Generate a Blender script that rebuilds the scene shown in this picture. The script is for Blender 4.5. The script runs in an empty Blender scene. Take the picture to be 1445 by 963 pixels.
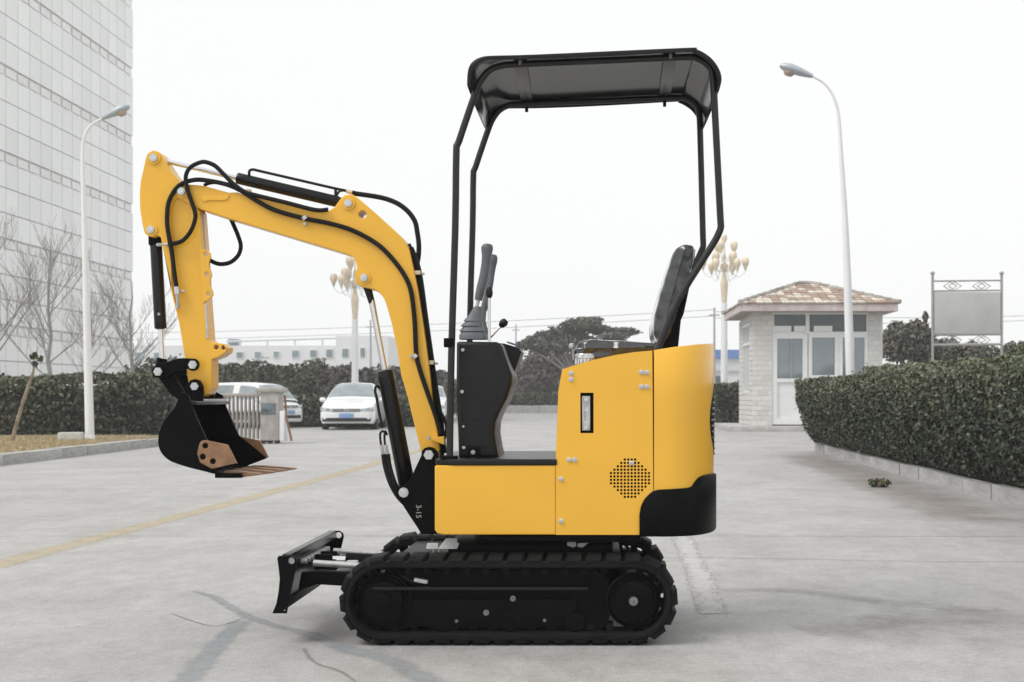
import bpy, bmesh, math, random
import numpy as np
from mathutils import Vector, Matrix, noise
random.seed(7); RNG = np.random.default_rng(7)
SC = bpy.context.scene; COL = SC.collection
R = math.radians
# ------------------------------------------------------------------ camera, world, sun, exposure
F, CX, CY, H = 1930.0, 839.0, 560.0, 0.8957          # focal length and principal point of the photograph, lens height (m)
cam = bpy.data.cameras.new('camera'); camo = bpy.data.objects.new('camera', cam); COL.objects.link(camo)
camo.location = (0, 0, H); camo.rotation_euler = (R(90), 0, 0)
cam.sensor_width = 36; cam.lens = F/1445*36
cam.shift_x = -(CX-722.5)/1445; cam.shift_y = (CY-481.5)/1445
cam.clip_start = .05; cam.clip_end = 3000
cam.dof.use_dof = True; cam.dof.focus_distance = 5.1; cam.dof.aperture_fstop = 9
SC.camera = camo
SUN_EL, SUN_AZ = R(52), R(238)                         # azimuth clockwise from +Y: behind the camera, to its left
w = bpy.data.worlds.new('World'); SC.world = w; w.use_nodes = True
nt = w.node_tree; nt.nodes.clear()
sky = nt.nodes.new('ShaderNodeTexSky'); sky.sky_type = 'NISHITA'; sky.sun_disc = False
sky.sun_elevation = SUN_EL; sky.sun_rotation = SUN_AZ; sky.air_density = 1; sky.dust_density = 4
hs = nt.nodes.new('ShaderNodeHueSaturation'); hs.inputs['Saturation'].default_value = .06; hs.inputs['Value'].default_value = 1
mx = nt.nodes.new('ShaderNodeMixRGB'); mx.inputs['Fac'].default_value = .85
mx.inputs['Color2'].default_value = (9.0, 9.15, 9.1, 1)   # even overcast cloud deck over the sky
bg = nt.nodes.new('ShaderNodeBackground'); bg.inputs['Strength'].default_value = .1
ow = nt.nodes.new('ShaderNodeOutputWorld')
nt.links.new(sky.outputs[0], hs.inputs['Color']); nt.links.new(hs.outputs[0], mx.inputs['Color1'])
nt.links.new(mx.outputs[0], bg.inputs['Color']); nt.links.new(bg.outputs[0], ow.inputs['Surface'])
sl = bpy.data.lights.new('sun', 'SUN'); so = bpy.data.objects.new('sun', sl); COL.objects.link(so)
sl.energy = 1.5; sl.angle = R(28); sl.color = (1, .97, .93)
sd = Vector((math.sin(SUN_AZ)*math.cos(SUN_EL), math.cos(SUN_AZ)*math.cos(SUN_EL), math.sin(SUN_EL)))
so.rotation_euler = sd.to_track_quat('Z', 'Y').to_euler(); so.location = (-5, -5, 30)
SC.view_settings.view_transform = 'Standard'; SC.view_settings.look = 'None'
SC.view_settings.exposure = 0.285; SC.view_settings.gamma = 1
SC.cycles.max_bounces = 8; SC.cycles.volume_bounces = 3; SC.cycles.diffuse_bounces = 3; SC.cycles.transparent_max_bounces = 8
try: SC.cycles.use_denoising = True
except Exception: pass

# ------------------------------------------------------------------ helpers
def P(px, py, Y): return Vector(((px-CX)*Y/F, Y, H-(py-CY)*Y/F))
def G(px, py):                                          # the ground point seen at a pixel
    Y = H*F/(py-CY); return Vector(((px-CX)*Y/F, Y, 0))
ORG = Vector((0, 0, 0))
def link(name, me, mat=None, parent=None, loc=None):
    o = bpy.data.objects.new(name, me); COL.objects.link(o)
    if mat is not None and me is not None:
        me.materials.clear(); me.materials.append(mat)
    if parent is not None: o.parent = parent
    if loc is not None: o.location = loc
    return o
def tag(o, label=None, cat=None, group=None, kind=None):
    if label: o['label'] = label
    if cat: o['category'] = cat
    if group: o['group'] = group
    if kind: o['kind'] = kind
    return o
def thing(name, label, cat, loc=(0, 0, 0), rz=0, group=None):
    o = bpy.data.objects.new(name, None); COL.objects.link(o); o.empty_display_size = .2
    o.location = loc; o.rotation_euler = (0, 0, rz)
    return tag(o, label, cat, group)
def struct(name, bm_or_mb, mat, parent=None):
    o = bm_or_mb.obj(name, mat, parent)
    if parent is None: o['kind'] = 'structure'
    return o
def copy_tree(o, parent=None):
    c = o.copy(); COL.objects.link(c)
    if parent is not None: c.parent = parent
    for ch in list(o.children): copy_tree(ch, c)
    return c
def cat_rom(pts, n=6, closed=False):
    pts = [Vector(p) for p in pts]; out = []; N = len(pts)
    for i in range(N if closed else N-1):
        if closed: a, b, c, d = pts[(i-1) % N], pts[i], pts[(i+1) % N], pts[(i+2) % N]
        else: a, b, c, d = pts[max(i-1, 0)], pts[i], pts[i+1], pts[min(i+2, N-1)]
        for k in range(n):
            t = k/n
            out.append(.5*((2*b)+(c-a)*t+(2*a-5*b+4*c-d)*t*t+(3*b-a-3*c+d)*t**3))
    if not closed: out.append(pts[-1])
    return out
class MB:
    def __init__(s): s.bm = bmesh.new(); s.ang = 40
    def _v(s, p): return s.bm.verts.new(Vector(p)-ORG)
    def face(s, pts): return s.bm.faces.new([s._v(p) for p in pts])
    def grid(s, rows, close_u=False, close_v=False):
        vs = [[s._v(p) for p in r] for r in rows]; n = len(vs); m = len(vs[0])
        for i in range(n if close_u else n-1):
            for j in range(m if close_v else m-1):
                try: s.bm.faces.new((vs[i][j], vs[(i+1) % n][j], vs[(i+1) % n][(j+1) % m], vs[i][(j+1) % m]))
                except ValueError: pass
        return vs
    def box(s, c, sz, rot=None, bev=0):
        M = Matrix.Translation(Vector(c)-ORG) @ (rot.to_4x4() if rot else Matrix.Identity(4)) @ Matrix.Diagonal((*sz, 1))
        r = bmesh.ops.create_cube(s.bm, size=1, matrix=M)
        if bev:
            es = list({e for v in r['verts'] for e in v.link_edges})
            bmesh.ops.bevel(s.bm, geom=es, offset=bev, segments=2, affect='EDGES', profile=.6)
        return s
    def bar(s, p0, p1, w, h, bev=0, up=(0, 0, 1)):           # box beam between two points; w across, h along up
        p0, p1 = Vector(p0), Vector(p1); d = (p1-p0); L = d.length; d.normalize()
        u = Vector(up); x = d.cross(u).normalized(); u = x.cross(d).normalized()
        rot = Matrix((d, x, u)).transposed()
        return s.box((p0+p1)/2, (L, w, h), rot, bev)
    def tube(s, pts, r, n=8, cap=True):
        pts = [Vector(p) for p in pts]; N = len(pts); rad = r if hasattr(r, '__len__') else [r]*N
        t0 = (pts[1]-pts[0]).normalized(); a = Vector((0, 0, 1)) if abs(t0.z) < .9 else Vector((1, 0, 0))
        u = t0.cross(a).normalized(); rows = []
        for i in range(N):
            t = (pts[min(i+1, N-1)]-pts[max(i-1, 0)])
            if t.length < 1e-9: t = t0
            t.normalize(); u = (u-t*u.dot(t)); u.normalize(); v = t.cross(u)
            rows.append([pts[i]+(u*math.cos(2*math.pi*k/n)+v*math.sin(2*math.pi*k/n))*rad[i] for k in range(n)])
        vs = s.grid(rows, close_v=True)
        if cap:
            s.bm.faces.new(vs[0]); s.bm.faces.new(vs[-1])
        return s
    def cyl(s, p0, p1, r0, r1=None, n=16): return s.tube([p0, p1], [r0, r0 if r1 is None else r1], n)
    def lathe(s, base, prof, n=16, axis=(0, 0, 1)):          # prof: (radius, height) pairs
        ax = Vector(axis).normalized(); a = Vector((1, 0, 0)) if abs(ax.x) < .9 else Vector((0, 1, 0))
        u = ax.cross(a).normalized(); v = ax.cross(u); base = Vector(base)
        rows = [[base+ax*h+(u*math.cos(2*math.pi*k/n)+v*math.sin(2*math.pi*k/n))*max(r, 1e-4) for k in range(n)] for r, h in prof]
        vs = s.grid(rows, close_v=True)
        try: s.bm.faces.new(vs[0]); s.bm.faces.new(vs[-1])
        except ValueError: pass
        return s
    def prism(s, pts2, holes, y0, y1, bev=0, to=None):       # outline in (x,z), extruded along y; holes are cut through
        cu = bpy.data.curves.new('tmp', 'CURVE'); cu.dimensions = '2D'; cu.fill_mode = 'BOTH'
        cu.extrude = max((y1-y0)/2-bev, 1e-5); cu.bevel_depth = bev; cu.bevel_resolution = 1 if bev < .01 else 4; cu.offset = -bev
        for lp in [pts2]+list(holes):
            sp = cu.splines.new('POLY'); sp.points.add(len(lp)-1); sp.use_cyclic_u = True
            for q, (x, z) in zip(sp.points, lp): q.co = (x, z, 0, 1)
        ob = bpy.data.objects.new('tmp', cu); me = bpy.data.meshes.new_from_object(ob)
        ym = (y0+y1)/2; s.ang = 18 if bev < .01 else 40
        for v in me.vertices:
            x, z, d = v.co; q = Vector((x, ym-d, z)); v.co = (to(q) if to else q)-ORG
        s.bm.from_mesh(me); bpy.data.meshes.remove(me); bpy.data.objects.remove(ob); bpy.data.curves.remove(cu)
        return s
    def plate(s, px, Y0, Y1, holes=(), bev=.003, meas=None, tri=0):   # outline given in photograph pixels at depth meas
        m = meas or Y0; c2 = lambda l: [(P(x, y, m).x, P(x, y, m).z) for x, y in l]
        return s.prism(c2(px), [c2(h) for h in holes], Y0, Y1, bev)
    def text(s, body, size, M, depth=.001):
        cu = bpy.data.curves.new('tmp', 'FONT'); cu.body = body; cu.size = size; cu.extrude = depth; cu.align_x = 'CENTER'; cu.align_y = 'CENTER'
        ob = bpy.data.objects.new('tmp', cu); me = bpy.data.meshes.new_from_object(ob)
        for v in me.vertices: v.co = M @ v.co - ORG
        s.bm.from_mesh(me); bpy.data.meshes.remove(me); bpy.data.objects.remove(ob); bpy.data.curves.remove(cu)
        return s
    def mesh(s, name, smooth=None):
        smooth = s.ang if smooth is None else smooth
        bm = s.bm; bmesh.ops.remove_doubles(bm, verts=bm.verts, dist=1e-5)
        bmesh.ops.recalc_face_normals(bm, faces=bm.faces)
        me = bpy.data.meshes.new(name); bm.to_mesh(me); bm.free()
        if smooth:
            me.polygons.foreach_set('use_smooth', [True]*len(me.polygons)); me.set_sharp_from_angle(angle=R(smooth))
        return me
    def obj(s, name, mat, parent=None, smooth=None, loc=None):
        return link(name, s.mesh(name, smooth), mat, parent, loc)
def circ(x, y, r, n=12): return [(x+r*math.cos(2*math.pi*k/n), y+r*math.sin(2*math.pi*k/n)) for k in range(n)]
def chaikin(pts, k=1):
    for _ in range(k):
        q = []
        for i in range(len(pts)):
            a, b = pts[i], pts[(i+1) % len(pts)]
            q += [(a[0]*.75+b[0]*.25, a[1]*.75+b[1]*.25), (a[0]*.25+b[0]*.75, a[1]*.25+b[1]*.75)]
        pts = q
    return pts

# ------------------------------------------------------------------ materials
def M(name, col, rough=.5, metal=0, var=.12, scale=8, bump=0, bscale=60, col2=None, coat=0, spec=.5, rand=0, stretch=None, island=0, bdist=.01):
    m = bpy.data.materials.new(name); m.use_nodes = True; t = m.node_tree; N = t.nodes; L = t.links
    b = N['Principled BSDF']; b.inputs['Roughness'].default_value = rough; b.inputs['Metallic'].default_value = metal
    b.inputs['Specular IOR Level'].default_value = spec
    if coat: b.inputs['Coat Weight'].default_value = coat; b.inputs['Coat Roughness'].default_value = .08
    tc = N.new('ShaderNodeTexCoord'); src = tc.outputs['Object']
    if stretch:
        mp = N.new('ShaderNodeMapping'); mp.inputs['Scale'].default_value = stretch; L.new(src, mp.inputs['Vector']); src = mp.outputs[0]
    nz = N.new('ShaderNodeTexNoise'); nz.inputs['Scale'].default_value = scale; nz.inputs['Detail'].default_value = 5; nz.inputs['Roughness'].default_value = .6
    L.new(src, nz.inputs['Vector'])
    c1 = tuple(c*(1-var) for c in col); c2 = col2 or tuple(min(c*(1+var), 1) for c in col)
    rp = N.new('ShaderNodeValToRGB'); rp.color_ramp.elements[0].position = .35; rp.color_ramp.elements[1].position = .65
    rp.color_ramp.elements[0].color = (*c1, 1); rp.color_ramp.elements[1].color = (*c2, 1)
    L.new(nz.outputs['Fac'], rp.inputs['Fac']); out = rp.outputs['Color']
    if rand or island:
        if island: g = N.new('ShaderNodeNewGeometry'); ro = g.outputs['Random Per Island']
        else: g = N.new('ShaderNodeObjectInfo'); ro = g.outputs['Random']
        a = island or rand
        mr = N.new('ShaderNodeMapRange'); mr.inputs['To Min'].default_value = 1-a; mr.inputs['To Max'].default_value = 1+a
        L.new(ro, mr.inputs['Value'])
        hv = N.new('ShaderNodeHueSaturation'); L.new(out, hv.inputs['Color']); L.new(mr.outputs[0], hv.inputs['Value']); out = hv.outputs[0]
    L.new(out, b.inputs['Base Color'])
    if bump:
        n2 = N.new('ShaderNodeTexNoise'); n2.inputs['Scale'].default_value = bscale; n2.inputs['Detail'].default_value = 6; L.new(src, n2.inputs['Vector'])
        bp = N.new('ShaderNodeBump'); bp.inputs['Strength'].default_value = bump; bp.inputs['Distance'].default_value = bdist
        L.new(n2.outputs['Fac'], bp.inputs['Height']); L.new(bp.outputs[0], b.inputs['Normal'])
    return m
YEL = M('yellow_paint', (.83, .45, .045), .34, var=.03, scale=3, bump=.03, bscale=260, coat=.22)
BLK = M('black_paint', (.0035, .0037, .0042), .4, var=.2, scale=12, bump=.05, bscale=120)
BLKG = M('black_gloss_paint', (.006, .0064, .0072), .25, var=.15, scale=9, bump=.02, bscale=150)
RUB = M('track_rubber', (.009, .0095, .010), .6, var=.3, scale=14, bump=.25, bscale=90)
HOSE = M('hose_rubber', (.009, .0095, .011), .5, var=.2, scale=60, bump=.6, bscale=500)
PLA = M('black_plastic', (.007, .0075, .0078), .34, var=.15, scale=20, bump=.15, bscale=400)
TUBE = M('frame_tube_paint', (.012, .0125, .013), .33, var=.15, scale=20, bump=.04, bscale=200)
ROOFP = M('canopy_plastic', (.017, .017, .018), .13, var=.1, scale=4, bump=.015, bscale=12, spec=.08)
GRIP = M('grey_rubber_grip', (.11, .12, .135), .5, var=.1, scale=30, bump=.1, bscale=200)
STEEL = M('zinc_steel', (.62, .63, .64), .32, .85, var=.1, scale=40, bump=.05, bscale=200)
CHROME = M('chrome_rod', (.72, .73, .75), .15, .9, var=.04, scale=10)
GALV = M('pale_steel', (.5, .5, .5), .45, .5, var=.15, scale=30)
RUST = M('bronze_steel', (.27, .15, .08), .5, .3, var=.22, scale=18, bump=.15, bscale=120)
TAN = M('tan_clip', (.62, .52, .36), .5, .1)
WHITEP = M('white_mark', (.75, .75, .75), .6)
VINYL = M('seat_vinyl_under_film', (.022, .024, .027), .24, var=.5, scale=9, bump=.5, bscale=22, coat=1)
LENS = M('clear_lamp_lens', (.6, .6, .6), .12, .6, var=.35, scale=60)
for _m, _s in ((BLK, .06), (RUB, .1), (HOSE, .2), (PLA, .3), (BLKG, .3), (TUBE, .4), (YEL, .32)): _m.node_tree.nodes['Principled BSDF'].inputs['Specular IOR Level'].default_value = _s
ZWHITE = M('zinc_white', (.62, .62, .61), .5, .1, var=.1, scale=30)
HUB = M('dull_steel', (.22, .225, .23), .45, .6, var=.15, scale=60)
# ------------------------------------------------------------------ the excavator
YC = 5.376; YN, YF = 5.0, 5.752
BASE = Vector((-.31, YC, 0)); ORG = BASE.copy()
EX = thing('mini_excavator', 'small yellow and black mini excavator on rubber tracks, standing in the middle of the yard', 'excavator', BASE)
def pins(parent, lst, Y, r, mat=STEEL, h=.012, n=6, name='pin', collar=None):
    for (x, y) in lst:
        c = P(x, y, Y); b = MB()
        b.cyl(c-Vector((0, h, 0)), c+Vector((0, .004, 0)), r*.93, r, n)
        b.cyl(c-Vector((0, h+.003, 0)), c-Vector((0, h-.002, 0)), r*.62, r*.66, 12)
        o = b.obj(name, mat, parent)
        if collar: MB().cyl(c-Vector((0, .005, 0)), c+Vector((0, .004, 0)), collar[0], None, 24).obj('collar', collar[1], parent)
# --- tracks
TX0, TX1, TR, TZ, LUGH = -.761, .140, .1425, .1605, .018
def loop(r, n=14):
    pts = []
    for k in range(n+1): a = math.pi/2+math.pi*k/n; pts.append((TX0+r*math.cos(a), TZ+r*math.sin(a)))
    for k in range(n+1): a = -math.pi/2+math.pi*k/n; pts.append((TX1+r*math.cos(a), TZ+r*math.sin(a)))
    return pts
PER = 2*(TX1-TX0)+2*math.pi*TR; NL = 38
def on_loop(s, r):
    s %= PER; Ls = TX1-TX0
    if s < Ls: return TX1-s, TZ+r, math.pi/2
    s -= Ls
    if s < math.pi*TR: a = math.pi/2+s/TR; return TX0+r*math.cos(a), TZ+r*math.sin(a), a
    s -= math.pi*TR
    if s < Ls: return TX0+s, TZ-r, -math.pi/2
    s -= Ls; a = -math.pi/2+s/TR; return TX1+r*math.cos(a), TZ+r*math.sin(a), a
lg = bmesh.new()
TW = .18
def lugpt(x, y, z): return lg.verts.new((x, y, z))
secs = []
for (yy, bx, tx, hh) in ((-TW/2-.001, .030, .021, .004), (-TW/2+.012, .032, .025, .014), (-TW/2+.03, .033, .026, LUGH), (TW/2-.03, .033, .026, LUGH), (TW/2-.012, .032, .025, .014), (TW/2+.001, .030, .021, .004)):
    secs.append([lugpt(-bx, yy, -.004), lugpt(-tx, yy, hh), lugpt(tx, yy, hh), lugpt(bx, yy, -.004)])
for a, b in zip(secs, secs[1:]):
    for k in range(3): lg.faces.new((a[k], a[k+1], b[k+1], b[k]))
lg.faces.new(secs[0]); lg.faces.new(secs[-1])
bmesh.ops.recalc_face_normals(lg, faces=lg.faces)
LUG = bpy.data.meshes.new('lug'); lg.to_mesh(LUG); lg.free(); LUG.materials.append(RUB)
def track(yn, near):
    yc = yn+TW/2; rows = []
    prof = [(TR-.028, -TW/2+.03), (TR-.024, -TW/2+.004), (TR-.02, -TW/2), (TR-.006, -TW/2), (TR, -TW/2+.006), (TR, TW/2-.006), (TR-.006, TW/2), (TR-.02, TW/2), (TR-.028, TW/2-.03)]
    loops = [loop(r) for r, _ in prof]
    b = MB()
    b.grid([[Vector((loops[j][i][0], yc+prof[j][1], loops[j][i][1])) for j in range(len(prof))] for i in range(len(loops[0]))], close_u=True, close_v=True)
    for k in range(NL):                                             # inner drive lugs, part of the belt
        x, z, a = on_loop((k+.5)*PER/NL, TR-.038)
        b.box((x, yc-.03, z), (.026, .022, .028), Matrix.Rotation(math.pi/2-a, 3, 'Y'), .003)
        b.box((x, yc+.04, z), (.026, .022, .028), Matrix.Rotation(math.pi/2-a, 3, 'Y'), .003)
    tr = b.obj('track', RUB, EX)
    for k in range(NL):
        x, z, a = on_loop(k*PER/NL, TR)
        o = link('lug', LUG, None, tr, Vector((x, yc, z))-ORG); o.rotation_euler = (0, math.pi/2-a, 0)
    # frame with its idler, sprocket, rollers and bolts
    yp = yn+.06 if near else yn+.04
    fr = MB()
    out = [(527, 826), (548, 806), (842, 806), (858, 822), (866, 853), (858, 884), (848, 896), (640, 897), (620, 890), (612, 888), (608, 881), (600, 879), (584, 879), (577, 889), (560, 896), (545, 890), (530, 870)]
    fr.plate(out, yp, yp+.055, bev=.004, meas=yn)
    frame = fr.obj('track_frame', BLK, EX)
    if near:
        a, c = P(525, 832, yn), P(830, 832.5, yn)
        MB().box(((a.x+c.x)/2, yn+.038, a.z), (c.x-a.x, .05, .012), None, .003).obj('frame_ledge', BLKG, frame)
        MB().box((P(690, 0, yn).x, yn+.05, P(0, 868, yn).z), (.62, .024, .1), None, .004).obj('side_guard', BLK, frame)
        for x, y, r in ((723, 847, .0105), (685, 867, .0105), (643, 879, .006), (768, 878, .006)):
            c = P(x, y, yn); c.y = yn+.037
            bb = MB(); bb.lathe(c, [(r, 0), (r, .006), (r*.55, .0065), (r*.5, .002), (0.001, .002)], 14, (0, -1, 0)); bb.obj('bolt', HUB, frame)
        a = P(596, 829, yn)
        MB().box((a.x-.01, yn+.045, a.z+.018), (.05, .03, .014), Matrix.Rotation(.2, 3, 'Y'), .003).obj('grease_bracket', GALV, frame)
        MB().tube(cat_rom([P(556, 806, yn+.05), P(575, 818, yn+.04), P(590, 824, yn+.045)], 5), .004, 6).obj('grease_pipe', BLKG, frame)
    for xc, nm, rr in ((TX0, 'idler', .098), (TX1, 'sprocket', .1)):
        c = Vector((xc, yn+.03, TZ))
        b = MB(); b.lathe(c, [(rr, .1), (rr, .0), (rr*.93, -.004), (rr*.86, .006), (rr*.72, .008), (rr*.7, -.006), (rr*.45, -.010), (rr*.3, -.012), (rr*.28, -.02), (rr*.2, -.022), (0.001, -.022)], 36, (0, 1, 0))
        w = b.obj(nm, BLK, frame)
        if nm == 'sprocket':
            hb = MB(); hb.lathe(c+Vector((0, -.022, 0)), [(.0165, 0), (.0155, .012), (.006, .0125), (.005, .007), (.001, .007)], 16, (0, -1, 0)); hb.obj('hub_bolt', HUB, frame)
            for k in range(9):
                a = 2*math.pi*k/9+.2; q = c+Vector((.078*math.cos(a), -.006, .078*math.sin(a)))
                MB().cyl(q, q-Vector((0, .006, 0)), .007, None, 6).obj('bolt', BLK, frame)
    for k in range(3):
        c = Vector((TX0+.22+k*.235, yn+.03, TZ-TR+.028+.036)); MB().cyl(c, c+Vector((0, .11, 0)), .036, None, 20).obj('roller', BLK, frame)
track(4.911, True); track(5.661, False)
# --- centre frame and slewing ring
b = MB(); b.box((-.32, YC, .225), (.84, .56, .15), None, .01); b.box((-.24, YC, .315), (.62, .5, .06), None, .01)
cf = b.obj('centre_frame', BLK, EX)
b = MB(); c = Vector((-.22, YC, 0)); b.lathe(c+Vector((0, 0, .33)), [(.24, 0), (.24, .02), (.255, .022), (.255, .04), (.22, .042), (.22, .056)], 48); b.obj('slew_ring', BLK, EX)
b = MB(); b.box((-.12, YC, .373), (.58, .7, .024), None, .006); b.obj('turntable_plate', BLK, EX)
for pts in ([(618, 775), (629.5, 760), (645, 760), (645, 766), (648, 767), (645, 775)], [(601, 775), (603, 767), (618, 767), (618, 775)],
            [(801, 759), (813, 759), (813, 771), (809, 773), (800, 770)], [(815, 767), (831, 766), (822, 773), (815, 772)]):
    MB().plate(pts, 5.095, 5.103, bev=.001).obj('zinc_bracket', ZWHITE, EX)
for x in (612, 620): MB().cyl(P(x, 776, 5.2), P(x, 787, 5.2), .004, None, 8).obj('grease_nipple', GALV, EX)
MB().tube(cat_rom([P(880, 768, 5.15), P(885, 772, 5.14), P(889, 782, 5.15)], 4), .006, 8).obj('drain_hose', HOSE, EX)
# --- dozer blade
YB0, YB1 = 4.93, 5.86
sp = [(391, 788), (393, 785), (411.5, 784.4), (418, 789), (418.8, 795), (414.6, 813), (409.4, 838), (404, 866), (384, 866), (389.7, 852.5), (393, 834), (394.5, 817), (393, 802)]
b = MB()
front = [(391.5, 789), (393.5, 802), (395, 817), (393.5, 834), (390, 852.5), (385, 865.5)]
rows = []
for Y in (YB0+.012, YB1-.012):
    l = [P(x, y, YB0) for x, y in front]
    rows.append([Vector((p.x, Y, p.z)) for p in l]+[Vector((p.x+.012, Y, p.z)) for p in reversed(l)])
b.grid(rows, close_v=True); b.bm.faces.new([v for v in b.bm.verts][:len(rows[0])]); 
bl = b.obj('blade', BLKG, EX)
for Y in (YB0, YB1-.014):
    b = MB(); b.plate(sp, Y, Y+.014, holes=[circ(410.5, 792, 5.2), circ(400.5, 861, 2)], bev=.002, meas=YB0); b.obj('side_plate', BLK, bl)
c = P(410.5, 792, YB0); MB().cyl(c+Vector((0, .012, 0)), Vector((c.x, YB0+.02, c.z)), .012, None, 16).obj('boss', GALV, bl)
q = P(402, 790, YB0)
MB().bar((q.x, YB0+.02, q.z), (q.x, YB1-.02, q.z), .03, .034, .004).obj('top_bar', BLKG, bl)
q = P(398, 858, YB0)
MB().bar((q.x-.01, YB0+.02, q.z), (q.x-.01, YB1-.02, q.z), .02, .03, .003).obj('cutting_edge', BLK, bl)
for Y in (5.13, 5.62):
    pts = [(414, 815), (440, 812), (530, 816), (530, 838), (470, 834), (437, 832), (420, 838), (409, 842)]
    MB().plate(pts, Y-.022, Y+.022, bev=.006, meas=4.98).obj('push_arm', BLK, bl)
for k in range(8):
    c = P(410, 803+k*.2, YB0); MB().cyl((c.x-.012, 5.16+k*.062, c.z+.002), (c.x+.012, 5.16+k*.062, c.z+.002), .011, None, 6).obj('bolt', GALV, bl)
for Y in (5.16, 5.56):
    a = P(428, 803, 4.98); c = P(505, 808, 4.98)
    MB().cyl((a.x, Y, a.z), (c.x, Y, c.z), .012, None, 12).obj('grease_tube', GALV, bl)
a, c = P(424, 806, 5.0), P(500, 812, 5.0)
cy = MB().cyl((a.x+.1, YC, a.z-.005), (c.x+.1, YC, c.z), .03, None, 20).obj('blade_cylinder', BLK, bl)
MB().cyl((a.x, YC, a.z-.005), (a.x+.1, YC, a.z-.005), .016, None, 16).obj('rod', CHROME, cy)
for s in (-.05, .05): MB().box((a.x+.02, YC+s, a.z-.01), (.07, .014, .07), None, .008).obj('lug_plate', BLK, bl)
a = P(500, 801, 5.3); MB().bar(a, P(581, 781, 5.3), .02, .012, .003).obj('pipe_guard', GALV, bl)
for x, y in ((487, 800), (497, 797)): MB().box(P(x, y, 5.25), (.045, .05, .03), None, .006).obj('clevis', GALV, bl)

# --- house: step body, side panels, rear cover, counterweight
b = MB(); b.plate([(613.5, 659), (615, 657), (784, 657), (784, 755), (625, 755), (617, 753), (613.5, 748)], YN, YF, bev=.004); lb = b.obj('step_body', YEL, EX)
b = MB(); zt = P(0, 657, YN).z
pl = [(613, 0), (621, -.02), (700, -.02), (783, -.02)]
xs = [P(612, 0, YN).x, P(617, 0, YN).x, P(640, 0, YN).x, P(786, 0, YN).x]
pts = [(xs[0], YN+.05), (xs[1], YN+.008), (xs[2], YN-.006), (xs[3], YN-.004), (xs[3], YF+.004), (xs[2], YF+.006), (xs[1], YF-.008), (xs[0], YF-.05)]
b.prism([(x, y) for x, y in pts], [], 0, .022, .005, to=lambda q: Vector((q.x, q.z, zt+.022-q.y+.001)))
b.obj('floor_mat', PLA, EX)
def interp(tab, x):
    if x <= tab[0][0]: return tab[0][1]
    for (x0, y0), (x1, y1) in zip(tab, tab[1:]):
        if x <= x1: return y0+(y1-y0)*(x-x0)/(x1-x0)
    return tab[-1][1]
TOP = [(793, 521), (806, 517), (824, 512), (842, 507), (867, 501.5), (896, 497), (920, 495), (950, 490), (986, 486), (1003, 485)]
X0, XR = P(932, 0, YN).x, .4640
def rear(off=0, n=26, extra=0.0):                                  # plan curve of the rear, near face round to the centre line
    out = []
    for k in range(n+1):
        a = math.pi/2*k/n; e = 2/2.35
        out.append((X0+(XR-X0+off)*math.sin(a)**e, YC-(YC-YN+off)*max(math.cos(a),0)**e))
    return out
def mirror(l): return l+[(x, 2*YC-y) for x, y in reversed(l[:-1])]
def pxy(x, y): return CX+x*F/y
# near side panel with gauge opening and vent holes
rowsn = [4, 6, 8, 10, 12, 12, 12, 12, 10, 8, 6, 4]; VX, VY, PX_, PY_ = 889.0, 675.1, 4.87, 4.78
vrect = [(VX-6*PX_, VY-6*PY_), (VX+6*PX_, VY-6*PY_), (VX+6*PX_, VY+6*PY_), (VX-6*PX_, VY+6*PY_)]
def vent_cells(b):                                                  # perforated field: each cell is a square with an eight-sided hole through it
    for i, n in enumerate(rowsn):
        for j in range(12):
            x, y = VX+(j-5.5)*PX_, VY+(i-5.5)*PY_
            sq = [(x-PX_/2, y-PY_/2), (x, y-PY_/2), (x+PX_/2, y-PY_/2), (x+PX_/2, y), (x+PX_/2, y+PY_/2), (x, y+PY_/2), (x-PX_/2, y+PY_/2), (x-PX_/2, y)]
            q = [P(u, v, YN) for u, v in sq]
            if not (6-n/2 <= j < 6+n/2): b.face(q); continue
            h = [P(x+1.85*math.cos(R(a)), y+1.85*math.sin(R(a)), YN) for a in (225, 270, 315, 0, 45, 90, 135, 180)]
            for k in range(8):
                k2 = (k+1) % 8; b.face([q[k], q[k2], h[k2], h[k]])
                b.face([h[k], h[k2], h[k2]+Vector((0, .008, 0)), h[k]+Vector((0, .008, 0))])
left = [(784.2, 755), (784.4, 640), (788, 551), (793.4, 521.5)]
outl = left+[(806, 517), (824, 512), (842, 507), (867, 501.5), (896, 497), (920.5, 495), (922.2, 755)]
gau = [(819, 554.5), (837.6, 554.5), (837.6, 611.5), (819, 611.5)]
b = MB(); b.plate(outl, YN, YN+.012, holes=[gau, vrect], bev=0); vent_cells(b); b.ang = 30; sp_ = b.obj('side_panel', YEL, EX)
b = MB(); b.plate(outl, YF-.012, YF, bev=.0025, meas=YN); b.obj('side_panel', YEL, EX)
MB().plate([(800, 625), (918, 520), (918, 745), (800, 745)], YN+.03, YN+.04, bev=.001).obj('vent_dark_backing', BLK, EX)  # black sheet stands in for the shade behind the vent holes
g0 = MB(); g0.plate([(816, 552), (841, 552), (841, 614), (816, 614)], YN+.02, YN+.026, bev=.001); gr = g0.obj('gauge_recess', BLK, sp_)
b = MB(); b.plate([(821.6, 559), (832.2, 559), (832.8, 560), (832.8, 607), (832.2, 608), (822, 608), (821.4, 607), (821, 560)], YN+.006, YN+.02, holes=[[(824.6, 572), (829.9, 572), (830.2, 595), (825, 595)]], bev=.002); gg = b.obj('level_gauge', GALV, sp_)
MB().plate([(824, 571), (830.5, 571), (830.6, 596), (824.5, 596)], YN+.012, YN+.016, bev=.0005).obj('sight_glass', LENS, sp_)
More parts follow.
